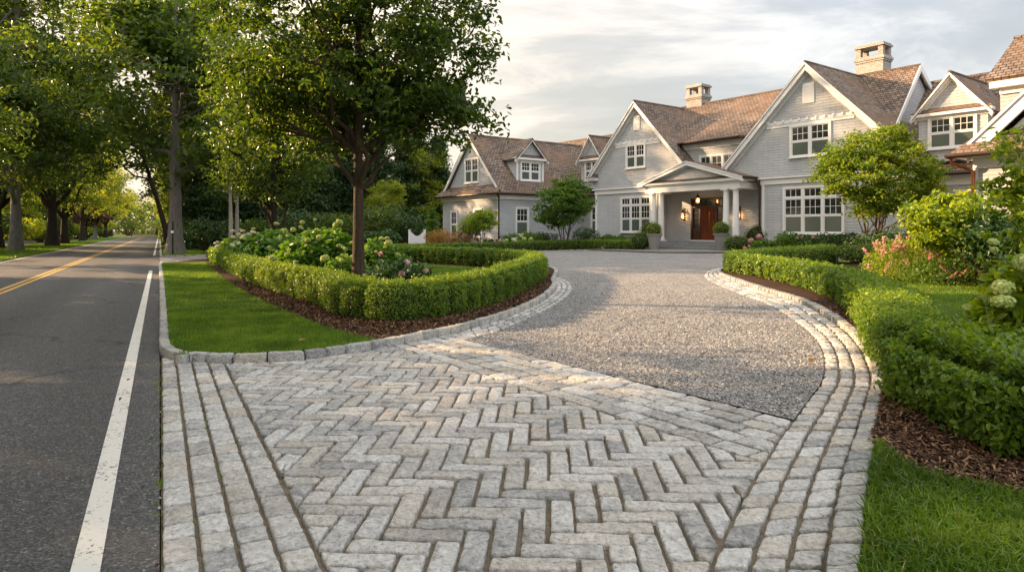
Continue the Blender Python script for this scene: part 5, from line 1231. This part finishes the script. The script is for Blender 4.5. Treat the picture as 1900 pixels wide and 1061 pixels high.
window(FR(7.2), -17.15, -16.45, 1.15, 2.95, 1, mul=.1); window(FR(7.2), -14.05, -13.25, 1.2, 3.05, 1)
window(FR(7.0), -15.55, -13.95, 5.05, 6.65, 2, parent=gW)
window(Fr('right', -11.2), -5.72, -4.78, 1.35, 3.10, 1)
# dormer on the right slope of the wing
d = NM(); fr = Fr('right', -11.75); c0 = -4.1; hf = 1.22
fr.box(d, c0-hf, c0+hf, 4.7, 6.72, -2.6, 0); dw = part(d, 'dormer', M_WALL)
nm = NM(); prism(nm, [fr.f(c0-hf, 6.7, 0), fr.f(c0+hf, 6.7, 0), fr.f(c0, 7.95, 0)], [fr.f(c0-hf, 6.7, -3), fr.f(c0+hf, 6.7, -3), fr.f(c0, 7.95, -3)]); part(nm, 'gable_wall', M_WALL, dw)
nm = NM(); sl = 1.25/hf
for sg in (-1, 1): slab(nm, [fr.f(c0+sg*(hf+.28), 6.7-.28*sl+.12, .3), fr.f(c0+sg*(hf+.28), 6.7-.28*sl+.12, -3), fr.f(c0, 8.07, -3), fr.f(c0, 8.07, .3)], .09)
rr_ = part(nm, 'roof', M_ROOF, dw)
nm = NM()
for sg in (-1, 1): board(nm, (c0+sg*(hf+.28), 6.7-.28*sl+.08), (c0, 8.05), .20, .2, .28, fr)
fr.box(nm, c0-hf-.24, c0+hf+.24, 6.52, 6.66, -.1, .27); fr.box(nm, c0-hf, c0+hf, 6.40, 6.52, .003, .05); fr.box(nm, c0-hf, c0-hf+.14, 4.9, 6.4, .003, .04); fr.box(nm, c0+hf-.14, c0+hf, 4.9, 6.4, .003, .04)
part(nm, 'trim', M_TRIM, rr_, uv=False)
nm = NM(); slab(nm, [fr.f(c0-hf-.2, 6.69, .28), fr.f(c0+hf+.2, 6.69, .28), fr.f(c0+hf, 6.9, 0), fr.f(c0-hf, 6.9, 0)], .03); part(nm, 'pent_roof', M_ROOF, dw)
window(fr, c0-.78, c0+.78, 5.15, 6.35, 2, parent=dw)

# ---- link on the right, its dormer
wallbox(10.5, 17.5, -9, -1.2, ZG, 4.3)
nm = NM(); slab(nm, [HW(9.5, -.75, 4.25), HW(18, -.75, 4.25), HW(18, -5.5, 9.4), HW(9.5, -5.5, 9.4)]); slab(nm, [HW(9.5, -10, 4.25), HW(18, -10, 4.25), HW(18, -5.5, 9.4), HW(9.5, -5.5, 9.4)]); ridgecap(nm, HW(9.5, -5.5, 9.42), HW(18, -5.5, 9.42)); part(nm, 'roof', M_ROOF)
gutter(HW(11.8, -.7, 4.2), HW(16.6, -.7, 4.2)); trimbox([(FR(-1.2), 11, 16.5, 3.70, 4.15, .0, .06)])
window(FR(-1.2), 13.15, 14.75, 1.6, 3.35, 2, trans=.40, cols=3)
dormer('front', 12.92, 1.42, -1.0, -4.0, 4.8, 7.08, 8.72, (12.02, 13.82, 5.45, 6.78, 2))
# ---- right wing (garage) and the tall block behind it
wallbox(16.6, 25.5, 1, 7.1, ZG, 4.3, M_WALLF)
nm = NM(); prism(nm, [HW(17.1, 6.9, 4.3), HW(25.0, 6.9, 4.3), HW(21.05, 6.9, 8.3)], [HW(17.1, 2, 4.3), HW(25.0, 2, 4.3), HW(21.05, 2, 8.3)]); part(nm, 'gable_wall', M_WALLF)
nm = NM()
for sg in (-1, 1): slab(nm, [HW(21.05+sg*4.95, 7.35, 3.95+.28), HW(21.05+sg*4.95, 2, 3.95+.28), HW(21.05, 2, 8.55+.55), HW(21.05, 7.35, 8.55+.55)], .11)
ridgecap(nm, HW(21.05, 7.35, 9.12), HW(21.05, 2, 9.12)); rG = part(nm, 'roof', M_ROOF)
nm = NM()
for sg in (-1, 1):
    board(nm, (21.05+sg*4.60, 4.42), (21.05, 8.95), .48, .30, .42, FR(6.9)); board(nm, (21.05+sg*4.70, 4.46), (21.05, 9.03), .12, .42, .47, FR(6.9)); board(nm, (21.05+sg*4.0, 4.40), (21.05, 8.35), .30, .004, .06, FR(6.9))
    slab(nm, [HW(21.05+sg*4.6, 7.2, 4.34), HW(21.05+sg*4.6, 6.9, 4.34), HW(21.05, 6.9, 8.85), HW(21.05, 7.2, 8.85)], .03)
part(nm, 'trim', M_TRIM, rG, uv=False)
nm = NM(); slab(nm, [HW(16.02, 7.72, 4.22), HW(26.1, 7.72, 4.22), HW(25.5, 6.95, 4.95), HW(16.7, 6.95, 4.95)], .06); part(nm, 'pent_roof', M_ROOF)
gutter(HW(16.0, 7.78, 4.16), HW(26, 7.78, 4.16), .085); gutter(HW(16.0, 7.78, 4.16), HW(16.0, 1.0, 4.16), .085)
trimbox([(FR(7.1), 16.58, 25.5, 3.72, 4.1, .0, .07), (FR(7.1), 16.1, 25.8, 4.10, 4.14, -2, .56), (FR(7.1), 16.58, 16.72, ZG, 3.72, .0, .04)])
downspout([HW(16.08, 7.66, 4.08), HW(16.10, 7.6, 3.92), HW(16.48, 7.30, 3.72), HW(16.60, 7.2, 3.62), HW(16.62, 7.2, .5)], M_COP, .062)
wallbox(16.7, 26, 1.2, 5.0, 4.2, 7.1, M_WALLF)
nm = NM(); slab(nm, [HW(16.35, 5.4, 7.05), HW(26, 5.4, 7.05), HW(26, 3.6, 8.75), HW(16.7, 3.6, 8.75)]); slab(nm, [HW(16.35, .8, 7.05), HW(26, .8, 7.05), HW(26, 3.6, 8.75), HW(16.7, 3.6, 8.75)]); ridgecap(nm, HW(16.7, 3.6, 8.77), HW(26, 3.6, 8.77)); part(nm, 'roof', M_ROOF)
trimbox([(FR(5.0), 16.45, 26, 6.72, 7.0, -.05, .30), (FR(5.0), 16.7, 26, 6.50, 6.72, .003, .08)])
nm = NM(); prism(nm, [HW(16.72, 4.95, 7.0), HW(16.72, 1.2, 7.0), HW(16.78, 3.6, 8.6)], [HW(17, 4.95, 7.0), HW(17, 1.2, 7.0), HW(17, 3.6, 8.6)]); part(nm, 'gable_wall', M_WALLF)

# ---- chimneys
def chimney(u, v, w, zb, zt, parent):
    nm = NM(); d = .95
    def bx(w2, d2, z0, z1):
        a = [HW(u-w2/2, v+d2/2, z0), HW(u+w2/2, v+d2/2, z0), HW(u+w2/2, v-d2/2, z0), HW(u-w2/2, v-d2/2, z0)]; nm.add(a+[(x, y, z1) for x, y, _ in a], BOXF)
    bx(w, d, zb, zt-.95); bx(w+.10, d+.10, zt-.95, zt-.85); bx(w+.18, d+.18, zt-.85, zt-.72); bx(w+.06, d+.06, zt-.72, zt-.62)
    for sx in (-1, 1):
        for sy in (-1, 1):
            a0, a1 = u+sx*(w/2)-sx*.26, u+sx*(w/2); b0, b1 = v+sy*(d/2)-sy*.24, v+sy*(d/2); a0, a1 = sorted((a0, a1)); b0, b1 = sorted((b0, b1))
            a = [HW(a0, b1, zt-.62), HW(a1, b1, zt-.62), HW(a1, b0, zt-.62), HW(a0, b0, zt-.62)]; nm.add(a+[(x, y, zt-.14) for x, y, _ in a], BOXF)
    bx(w+.16, d+.16, zt-.14, zt-.04); bx(w+.02, d+.02, zt-.04, zt+.05); return part(nm, 'chimney', M_CHIM, parent)
chimney(-3.85, -4.3, 1.25, 9.4, 11.45, mroof); chimney(7.7, -4.6, 1.45, 9.4, 11.75, mroof)

# ---- porch
nm = NM(); fr = FR(0)
fr.box(nm, -3.1, 4.2, .40, .97, 0, 2.25); fr.box(nm, -3.0, 4.1, .40, .82, 2.25, 2.62); fr.box(nm, -2.9, 4.0, .40, .68, 2.62, 3.0); part(nm, 'porch_floor', M_BLUE)
sheet('flagstone_apron', [HW(-3.9, 3.0, 0)[:2], HW(5.0, 3.0, 0)[:2], HW(5.4, 4.6, 0)[:2], HW(1.8, 6.2, 0)[:2], HW(-4.4, 5.6, 0)[:2]], .05, M_FLAG, 1.5)
def column(u, v):
    nm = NM(); c = HW(u, v, 0); z0, z1 = .97, 3.86
    pr = [(.20, 0), (.235, .02), (.235, .09), (.205, .12), (.185, .17), (.182, .3), (.178, 1.2), (.150, z1-z0-.28), (.150, z1-z0-.18), (.175, z1-z0-.14), (.165, z1-z0-.12), (.20, z1-z0-.06), (.20, z1-z0-.04)]
    lathe(nm, (c[0], c[1], z0+.06), pr, 24); part(nm, 'column', M_TRIM, house, uv=False, smooth=True)
    nm = NM(); FR(v).box(nm, u-.24, u+.24, z0, z0+.07, -.24, .24); FR(v).box(nm, u-.23, u+.23, z1-.02, z1+.04, -.23, .23); part(nm, 'column_block', M_TRIM, house, uv=False)
for u in (-2.55, -1.93, 2.72, 3.34): column(u, 1.72)
nm = NM(); fr = FR(1.95)
fr.box(nm, -3.02, 3.76, 3.90, 4.26, -.5, 0); fr.box(nm, -3.12, 3.86, 4.26, 4.34, -.5, .10); fr.box(nm, -3.22, 3.96, 4.34, 4.47, -.5, .22)
for a0, a1 in ((-3.02, -2.55), (3.29, 3.76)): fr.box(nm, a0, a1, 3.90, 4.26, -1.93, -.5)
fr.box(nm, -3.12, -3.02, 4.26, 4.47, -1.93, -.5); fr.box(nm, 3.76, 3.96, 4.30, 4.47, -1.93, -.5); fr.box(nm, -2.55, 3.29, 4.12, 4.16, -1.93, -.5); part(nm, 'porch_beam', M_TRIM, house, uv=False)
nm = NM(); uc, hf, ze, zp = .37, 3.75, 4.50, 5.62
for sg in (-1, 1): slab(nm, [HW(uc+sg*hf, 2.25, ze), HW(uc+sg*hf, .03, ze), HW(uc, .03, zp), HW(uc, 2.25, zp)], .06)
pr_ = part(nm, 'porch_roof', M_ROOF)
nm = NM(); prism(nm, [HW(uc-3.1, 1.92, 4.47), HW(uc+3.1, 1.92, 4.47), HW(uc, 1.92, 5.40)], [HW(uc-3.1, .1, 4.47), HW(uc+3.1, .1, 4.47), HW(uc, .1, 5.40)]); part(nm, 'gable_wall', M_WALL, pr_)
nm = NM(); fr = FR(1.92)
for sg in (-1, 1):
    board(nm, (uc+sg*hf, ze-.05), (uc, zp-.05), .20, .22, .31, fr); board(nm, (uc+sg*(hf-.02), ze-.01), (uc, zp-.0), .06, .31, .35, fr); board(nm, (uc+sg*2.7, 4.66), (uc, 5.42), .13, .004, .05, fr)
part(nm, 'trim', M_TRIM, pr_, uv=False)
nm = NM(); slab(nm, [HW(uc-3.45, 2.22, 4.49), HW(uc+3.45, 2.22, 4.49), HW(uc+3.1, 1.93, 4.60), HW(uc-3.1, 1.93, 4.60)], .02); part(nm, 'pent_roof', M_ROOF, pr_)
gutter(HW(uc+hf+.05, 2.25, 4.46), HW(uc+hf+.05, .98, 4.46), .07)
downspout([HW(uc+hf+.05, 1.1, 4.42), HW(uc+hf+.10, 1.05, 4.2), HW(4.28, .95, 3.95), HW(4.28, .93, .5)])
# door set
DR = NM(); fr = FR(0)
fr.box(DR, -1.00, -.88, .98, 3.56, .0, .10); fr.box(DR, 1.28, 1.40, .98, 3.56, .0, .10); fr.box(DR, -.88, 1.28, 3.44, 3.56, .0, .10); fr.box(DR, -.88, 1.28, 2.98, 3.10, .0, .08)
fr.box(DR, -.40, -.28, .98, 2.98, .0, .08); fr.box(DR, .76, .88, .98, 2.98, .0, .08); fr.box(DR, -.88, -.40, .98, 1.75, .0, .05); fr.box(DR, .88, 1.28, .98, 1.75, .0, .05)
df = part(DR, 'door_frame', M_DFR, house, uv=False)
def dpane(a0, a1, z0, z1, name='sidelight'):
    g = NM(); fr.box(g, a0, a1, z0, z1, .004, .02); part(g, name, M_GLASS, df, uv=False)
    w = NM()
    for q in range(1, 3): z = z0+(z1-z0)*q/3; 
    if name == 'sidelight':
        for q in range(1, 4): z = z0+(z1-z0)*q/4; fr.box(w, a0, a1, z-.012, z+.012, .02, .032)
    else:
        for q in range(1, 4): x = a0+(a1-a0)*q/4; fr.box(w, x-.012, x+.012, z0, z1, .02, .032)
    part(w, 'glazing_bars', M_DFR, df, uv=False)
dpane(-.88, -.40, 1.75, 2.98); dpane(.88, 1.28, 1.75, 2.98); dpane(-.88, 1.28, 3.10, 3.44, 'transom')
D = NM(); fr.box(D, -.28, .76, .98, 2.98, .0, .045)
for z0, z1 in ((1.12, 1.55), (1.68, 1.80), (1.95, 2.85)):
    fr.box(D, -.16, .64, z0, z0+.05, .045, .062); fr.box(D, -.16, .64, z1-.05, z1, .045, .062); fr.box(D, -.16, -.11, z0+.05, z1-.05, .045, .062); fr.box(D, .59, .64, z0+.05, z1-.05, .045, .062)
dd_ = part(D, 'door', M_DOOR, house, uv=False)
M_BRASS = plain('brass', (.45, .30, .10), .3, .5, .9)
h_ = NM(); tube(h_, [HW(.68, .10, 1.95), HW(.68, .10, 2.2)], .018, 6); tube(h_, [HW(.68, .05, 1.97), HW(.68, .10, 1.97)], .012, 5); tube(h_, [HW(.68, .05, 2.18), HW(.68, .10, 2.18)], .012, 5); part(h_, 'handle', M_BRASS, dd_, uv=False)
nm = NM(); fr.box(nm, -1.05, 1.45, .975, 1.03, .0, .16); part(nm, 'threshold', M_TRIM, house, uv=False)
# lanterns
N = NT('lamp_glow'); e = N.n('ShaderNodeEmission'); e.inputs[0].default_value = (1, .52, .16, 1); e.inputs[1].default_value = 20; N.l(e.outputs[0], N.out.inputs[0]); M_GLOW = N.m
N = NT('lantern_glass'); g1 = N.n('ShaderNodeBsdfPrincipled'); g1.inputs['Base Color'].default_value = (.9, .6, .25, 1); g1.inputs['Roughness'].default_value = .2; g1.inputs['Alpha'].default_value = .3; N.l(g1.outputs[0], N.out.inputs[0]); M_LG = N.m
def lantern(u, z, v=.16, hang=False):
    c = HW(u, v, z); nm = NM(); r = .11 if not hang else .15; h = .42 if not hang else .34
    lathe(nm, c, [(r*.5, -.06), (r, -.02), (r, 0), (r*.9, .01)], 8); lathe(nm, (c[0], c[1], c[2]+h), [(r, 0), (r*1.05, .02), (r*.5, .12), (r*.2, .16), (.02, .24)], 8)
    for k in range(4): a = k*1.571+.6; x, y = c[0]+math.cos(a)*r*.95, c[1]+math.sin(a)*r*.95; tube(nm, [(x, y, c[2]), (x, y, c[2]+h)], .012, 4)
    if hang: tube(nm, [(c[0], c[1], c[2]+h+.1), (c[0], c[1], 4.12)], .01, 5)
    else: tube(nm, [(c[0], c[1], c[2]+h+.15), HW(u, .1, z+h+.3), HW(u, 0, z+h+.2)], .015, 5); FR(0).box(nm, u-.06, u+.06, z-.05, z+h+.25, 0, .03)
    l = part(nm, 'porch_lantern' if not hang else 'porch_pendant', plain('lantern_bronze%d' % int(u*10), (.05, .03, .018), .35, .5, .6), house, uv=False)
    f = NM(); lathe(f, c, [(.001, .08), (.035, .10), (.045, .16), (.03, .24), (.001, .30)], 8); part(f, 'flame', M_GLOW, l, uv=False)
    gg = NM(); lathe(gg, c, [(r*.85, .0), (r*.85, h)], 8); part(gg, 'glass', M_LG, l, uv=False)
lantern(-1.55, 2.30); lantern(2.42, 2.30, .16); lantern(.20, 3.20, .95, True)

# ---- planters, gate
def planter(px, Z, label):
    p = AT(px, Z); z = gzf(*p)+.05; root = empty('planter', (p[0], p[1], z), label, 'planter', 'matching planters either side of the porch steps'); nm = NM()
    lathe(nm, (p[0], p[1], z), [(.001, 0), (.25, 0), (.27, .03), (.26, .06), (.40, .78), (.44, .80), (.46, .90), (.40, .90), (.38, .80), (.001, .80)], 28)
    nm.build('pot', plain('grey_stone_pot', (.26, .25, .235), .8, .2, 0, .25, 6), root, root.location, smooth=False)
    f = NM(); ball(f, (p[0], p[1], z+1.12), .44, .44, .40, 1100, .055); f.build('topiary', [LM['lime'], INNER], root, root.location)
planter(1214, 39.0, 'grey stone planter with a clipped green ball left of the porch steps')
planter(1339, 36.6, 'grey stone planter with a clipped green ball right of the front door')
def gate():
    p = AT(774, 47); z = gzf(*p); root = empty('garden_gate', (p[0], p[1], z), 'small white garden gate panel with a scooped top beside the wood', 'gate'); nm = NM()
    for k in range(9):
        x = -.4+k*.1; h = 1.25-.28*math.cos(x/.4*1.57); nm.box((p[0]+x-.047, p[1]-.02, z), (p[0]+x+.047, p[1]+.02, z+h))
    nm.build('panel', M_TRIM, root, root.location)
    for sx in (-1, 1):
        q = NM(); q.box((p[0]+sx*.52-.07, p[1]-.08, z-.05), (p[0]+sx*.52+.07, p[1]+.08, z+1.35)); q.box((p[0]+sx*.52-.09, p[1]-.10, z+1.35), (p[0]+sx*.52+.09, p[1]+.10, z+1.42)); q.build('post', M_TRIM, root, root.location)
    b = NM(); b.box((p[0]-.45, p[1]+.022, z+.25), (p[0]+.45, p[1]+.06, z+.35)); b.box((p[0]-.45, p[1]+.022, z+.75), (p[0]+.45, p[1]+.06, z+.85)); b.build('rail', M_TRIM, root, root.location)
gate()
def signpost():
    p = ST(.75, 48.6); z = gzf(*p); root = empty('marker_post', (p[0], p[1], z), 'thin black post with a small pale marker on the verge beyond the side drive', 'post'); nm = NM()
    tube(nm, [(p[0], p[1], z-.1), (p[0], p[1], z+2.1)], .05, 8); lathe(nm, (p[0], p[1], z+2.1), [(.07, 0), (.07, .05), (.001, .10)], 8); nm.build('pole', plain('black_iron', (.01, .01, .01), .4), root, root.location)
    q = NM(); q.box((p[0]-.09, p[1]-.075, z+1.45), (p[0]+.09, p[1]-.055, z+1.6)); q.build('marker', M_TRIM, root, root.location)
signpost()
# ================================================================ camera, sun and sky
cam = bpy.data.cameras.new('camera'); co = bpy.data.objects.new('camera', cam); COL.objects.link(co)
cam.sensor_width = 36; cam.lens = 36*F/1900; cam.shift_y = -(530.5-HZ)/1900; cam.clip_end = 4000; cam.clip_start = .05
co.location = (0, 0, EYE); co.rotation_euler = (R(90), 0, 0); scene.camera = co
sun_dir = np.array([math.sin(R(SUN_AZ))*math.cos(R(SUN_EL)), math.cos(R(SUN_AZ))*math.cos(R(SUN_EL)), math.sin(R(SUN_EL))])
L = bpy.data.lights.new('sun', 'SUN'); L.energy = SUN_E; L.angle = R(.6); L.color = (1, .66, .37); lo = bpy.data.objects.new('sun', L); COL.objects.link(lo)
lo.rotation_euler = Vector(sun_dir).to_track_quat('Z', 'Y').to_euler(); lo.location = (-30, 30, 40)
W = bpy.data.worlds.new('World'); scene.world = W; W.use_nodes = True; nt = W.node_tree; nt.nodes.clear()
class WN(NT):
    def __init__(s): s.t = nt; s.out = s.n('ShaderNodeOutputWorld')
N = WN(); sky = N.n('ShaderNodeTexSky', sky_type='NISHITA'); sky.sun_disc = False; sky.sun_elevation = R(SUN_EL); sky.sun_rotation = R(SUN_AZ); sky.air_density = 1.4; sky.dust_density = 3.0; sky.ozone_density = 1.5
tc = N.n('ShaderNodeTexCoord').outputs['Generated']
sp = N.n('ShaderNodeSeparateXYZ'); N.l(tc, sp.inputs[0])
# clouds lie on a high flat layer: direction divided by its height
den = math_(N, 'MAXIMUM', math_(N, 'ADD', sp.outputs[2], .20), .05)
cx = math_(N, 'DIVIDE', sp.outputs[0], den); cy = math_(N, 'DIVIDE', sp.outputs[1], den); cb = N.n('ShaderNodeCombineXYZ'); N.l(cx, cb.inputs[0]); N.l(cy, cb.inputs[1])
mp = N.n('ShaderNodeMapping'); mp.inputs['Scale'].default_value = (.55, 1.0, 1); mp.inputs['Rotation'].default_value = (0, 0, R(28)); N.l(cb.outputs[0], mp.inputs[0])
a = noise(N, mixvec(N, mp.outputs[0], .9, .6), 1.7, 9, .60, .3); b = noise(N, mp.outputs[0], .38, 4, .5)
dotn = N.n('ShaderNodeVectorMath', operation='DOT_PRODUCT'); N.l(tc, dotn.inputs[0]); dotn.inputs[1].default_value = tuple(sun_dir)
near_sun = ramp(N, dotn.outputs['Value'], [(0, (0,)*3), (.60, (1, 1, 1))], 'LINEAR')
cov = math_(N, 'ADD', a, math_(N, 'MULTIPLY', b, .35))
thick = ramp(N, cov, [(.50, (.55,)*3), (.66, (.80,)*3), (.85, (.97,)*3)])
hi = ramp(N, a, [(.43, (0, 0, 0)), (.61, (1, 1, 1))])
warmc = mix(N, (.42, .405, .385), (.54, .45, .34), near_sun); shade = mix(N, (.275, .28, .29), (.385, .33, .268), near_sun)
cloud = mix(N, shade, warmc, hi)
# an overcast sky is about three times brighter overhead than at the horizon, and the clouds facing the low sun are lit
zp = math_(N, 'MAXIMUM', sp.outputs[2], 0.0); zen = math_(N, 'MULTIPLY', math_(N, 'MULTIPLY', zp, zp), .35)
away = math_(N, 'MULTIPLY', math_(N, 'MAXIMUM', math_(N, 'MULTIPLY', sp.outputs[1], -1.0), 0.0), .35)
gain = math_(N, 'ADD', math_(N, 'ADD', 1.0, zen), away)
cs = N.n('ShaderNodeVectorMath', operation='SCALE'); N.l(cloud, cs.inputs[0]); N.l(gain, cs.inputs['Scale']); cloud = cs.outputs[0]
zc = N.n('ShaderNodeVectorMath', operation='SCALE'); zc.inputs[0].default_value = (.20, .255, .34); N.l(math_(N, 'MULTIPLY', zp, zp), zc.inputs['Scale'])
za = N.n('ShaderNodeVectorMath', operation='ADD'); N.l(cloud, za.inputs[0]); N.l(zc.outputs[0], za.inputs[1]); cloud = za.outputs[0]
base = mix(N, sky.outputs[0], (0, 0, 0), 0.0)
skys = N.n('ShaderNodeVectorMath', operation='SCALE'); N.l(base, skys.inputs[0]); skys.inputs['Scale'].default_value = SKY_K
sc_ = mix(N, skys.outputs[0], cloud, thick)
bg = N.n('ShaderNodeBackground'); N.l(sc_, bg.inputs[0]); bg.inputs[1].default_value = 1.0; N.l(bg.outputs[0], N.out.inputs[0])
scene.view_settings.view_transform = 'Standard'; scene.view_settings.look = 'None'; scene.view_settings.exposure = EXPO; scene.view_settings.gamma = 1
scene.cycles.max_bounces = 6; scene.cycles.diffuse_bounces = 3; scene.cycles.transmission_bounces = 4; scene.cycles.transparent_max_bounces = 8; scene.cycles.use_denoising = True
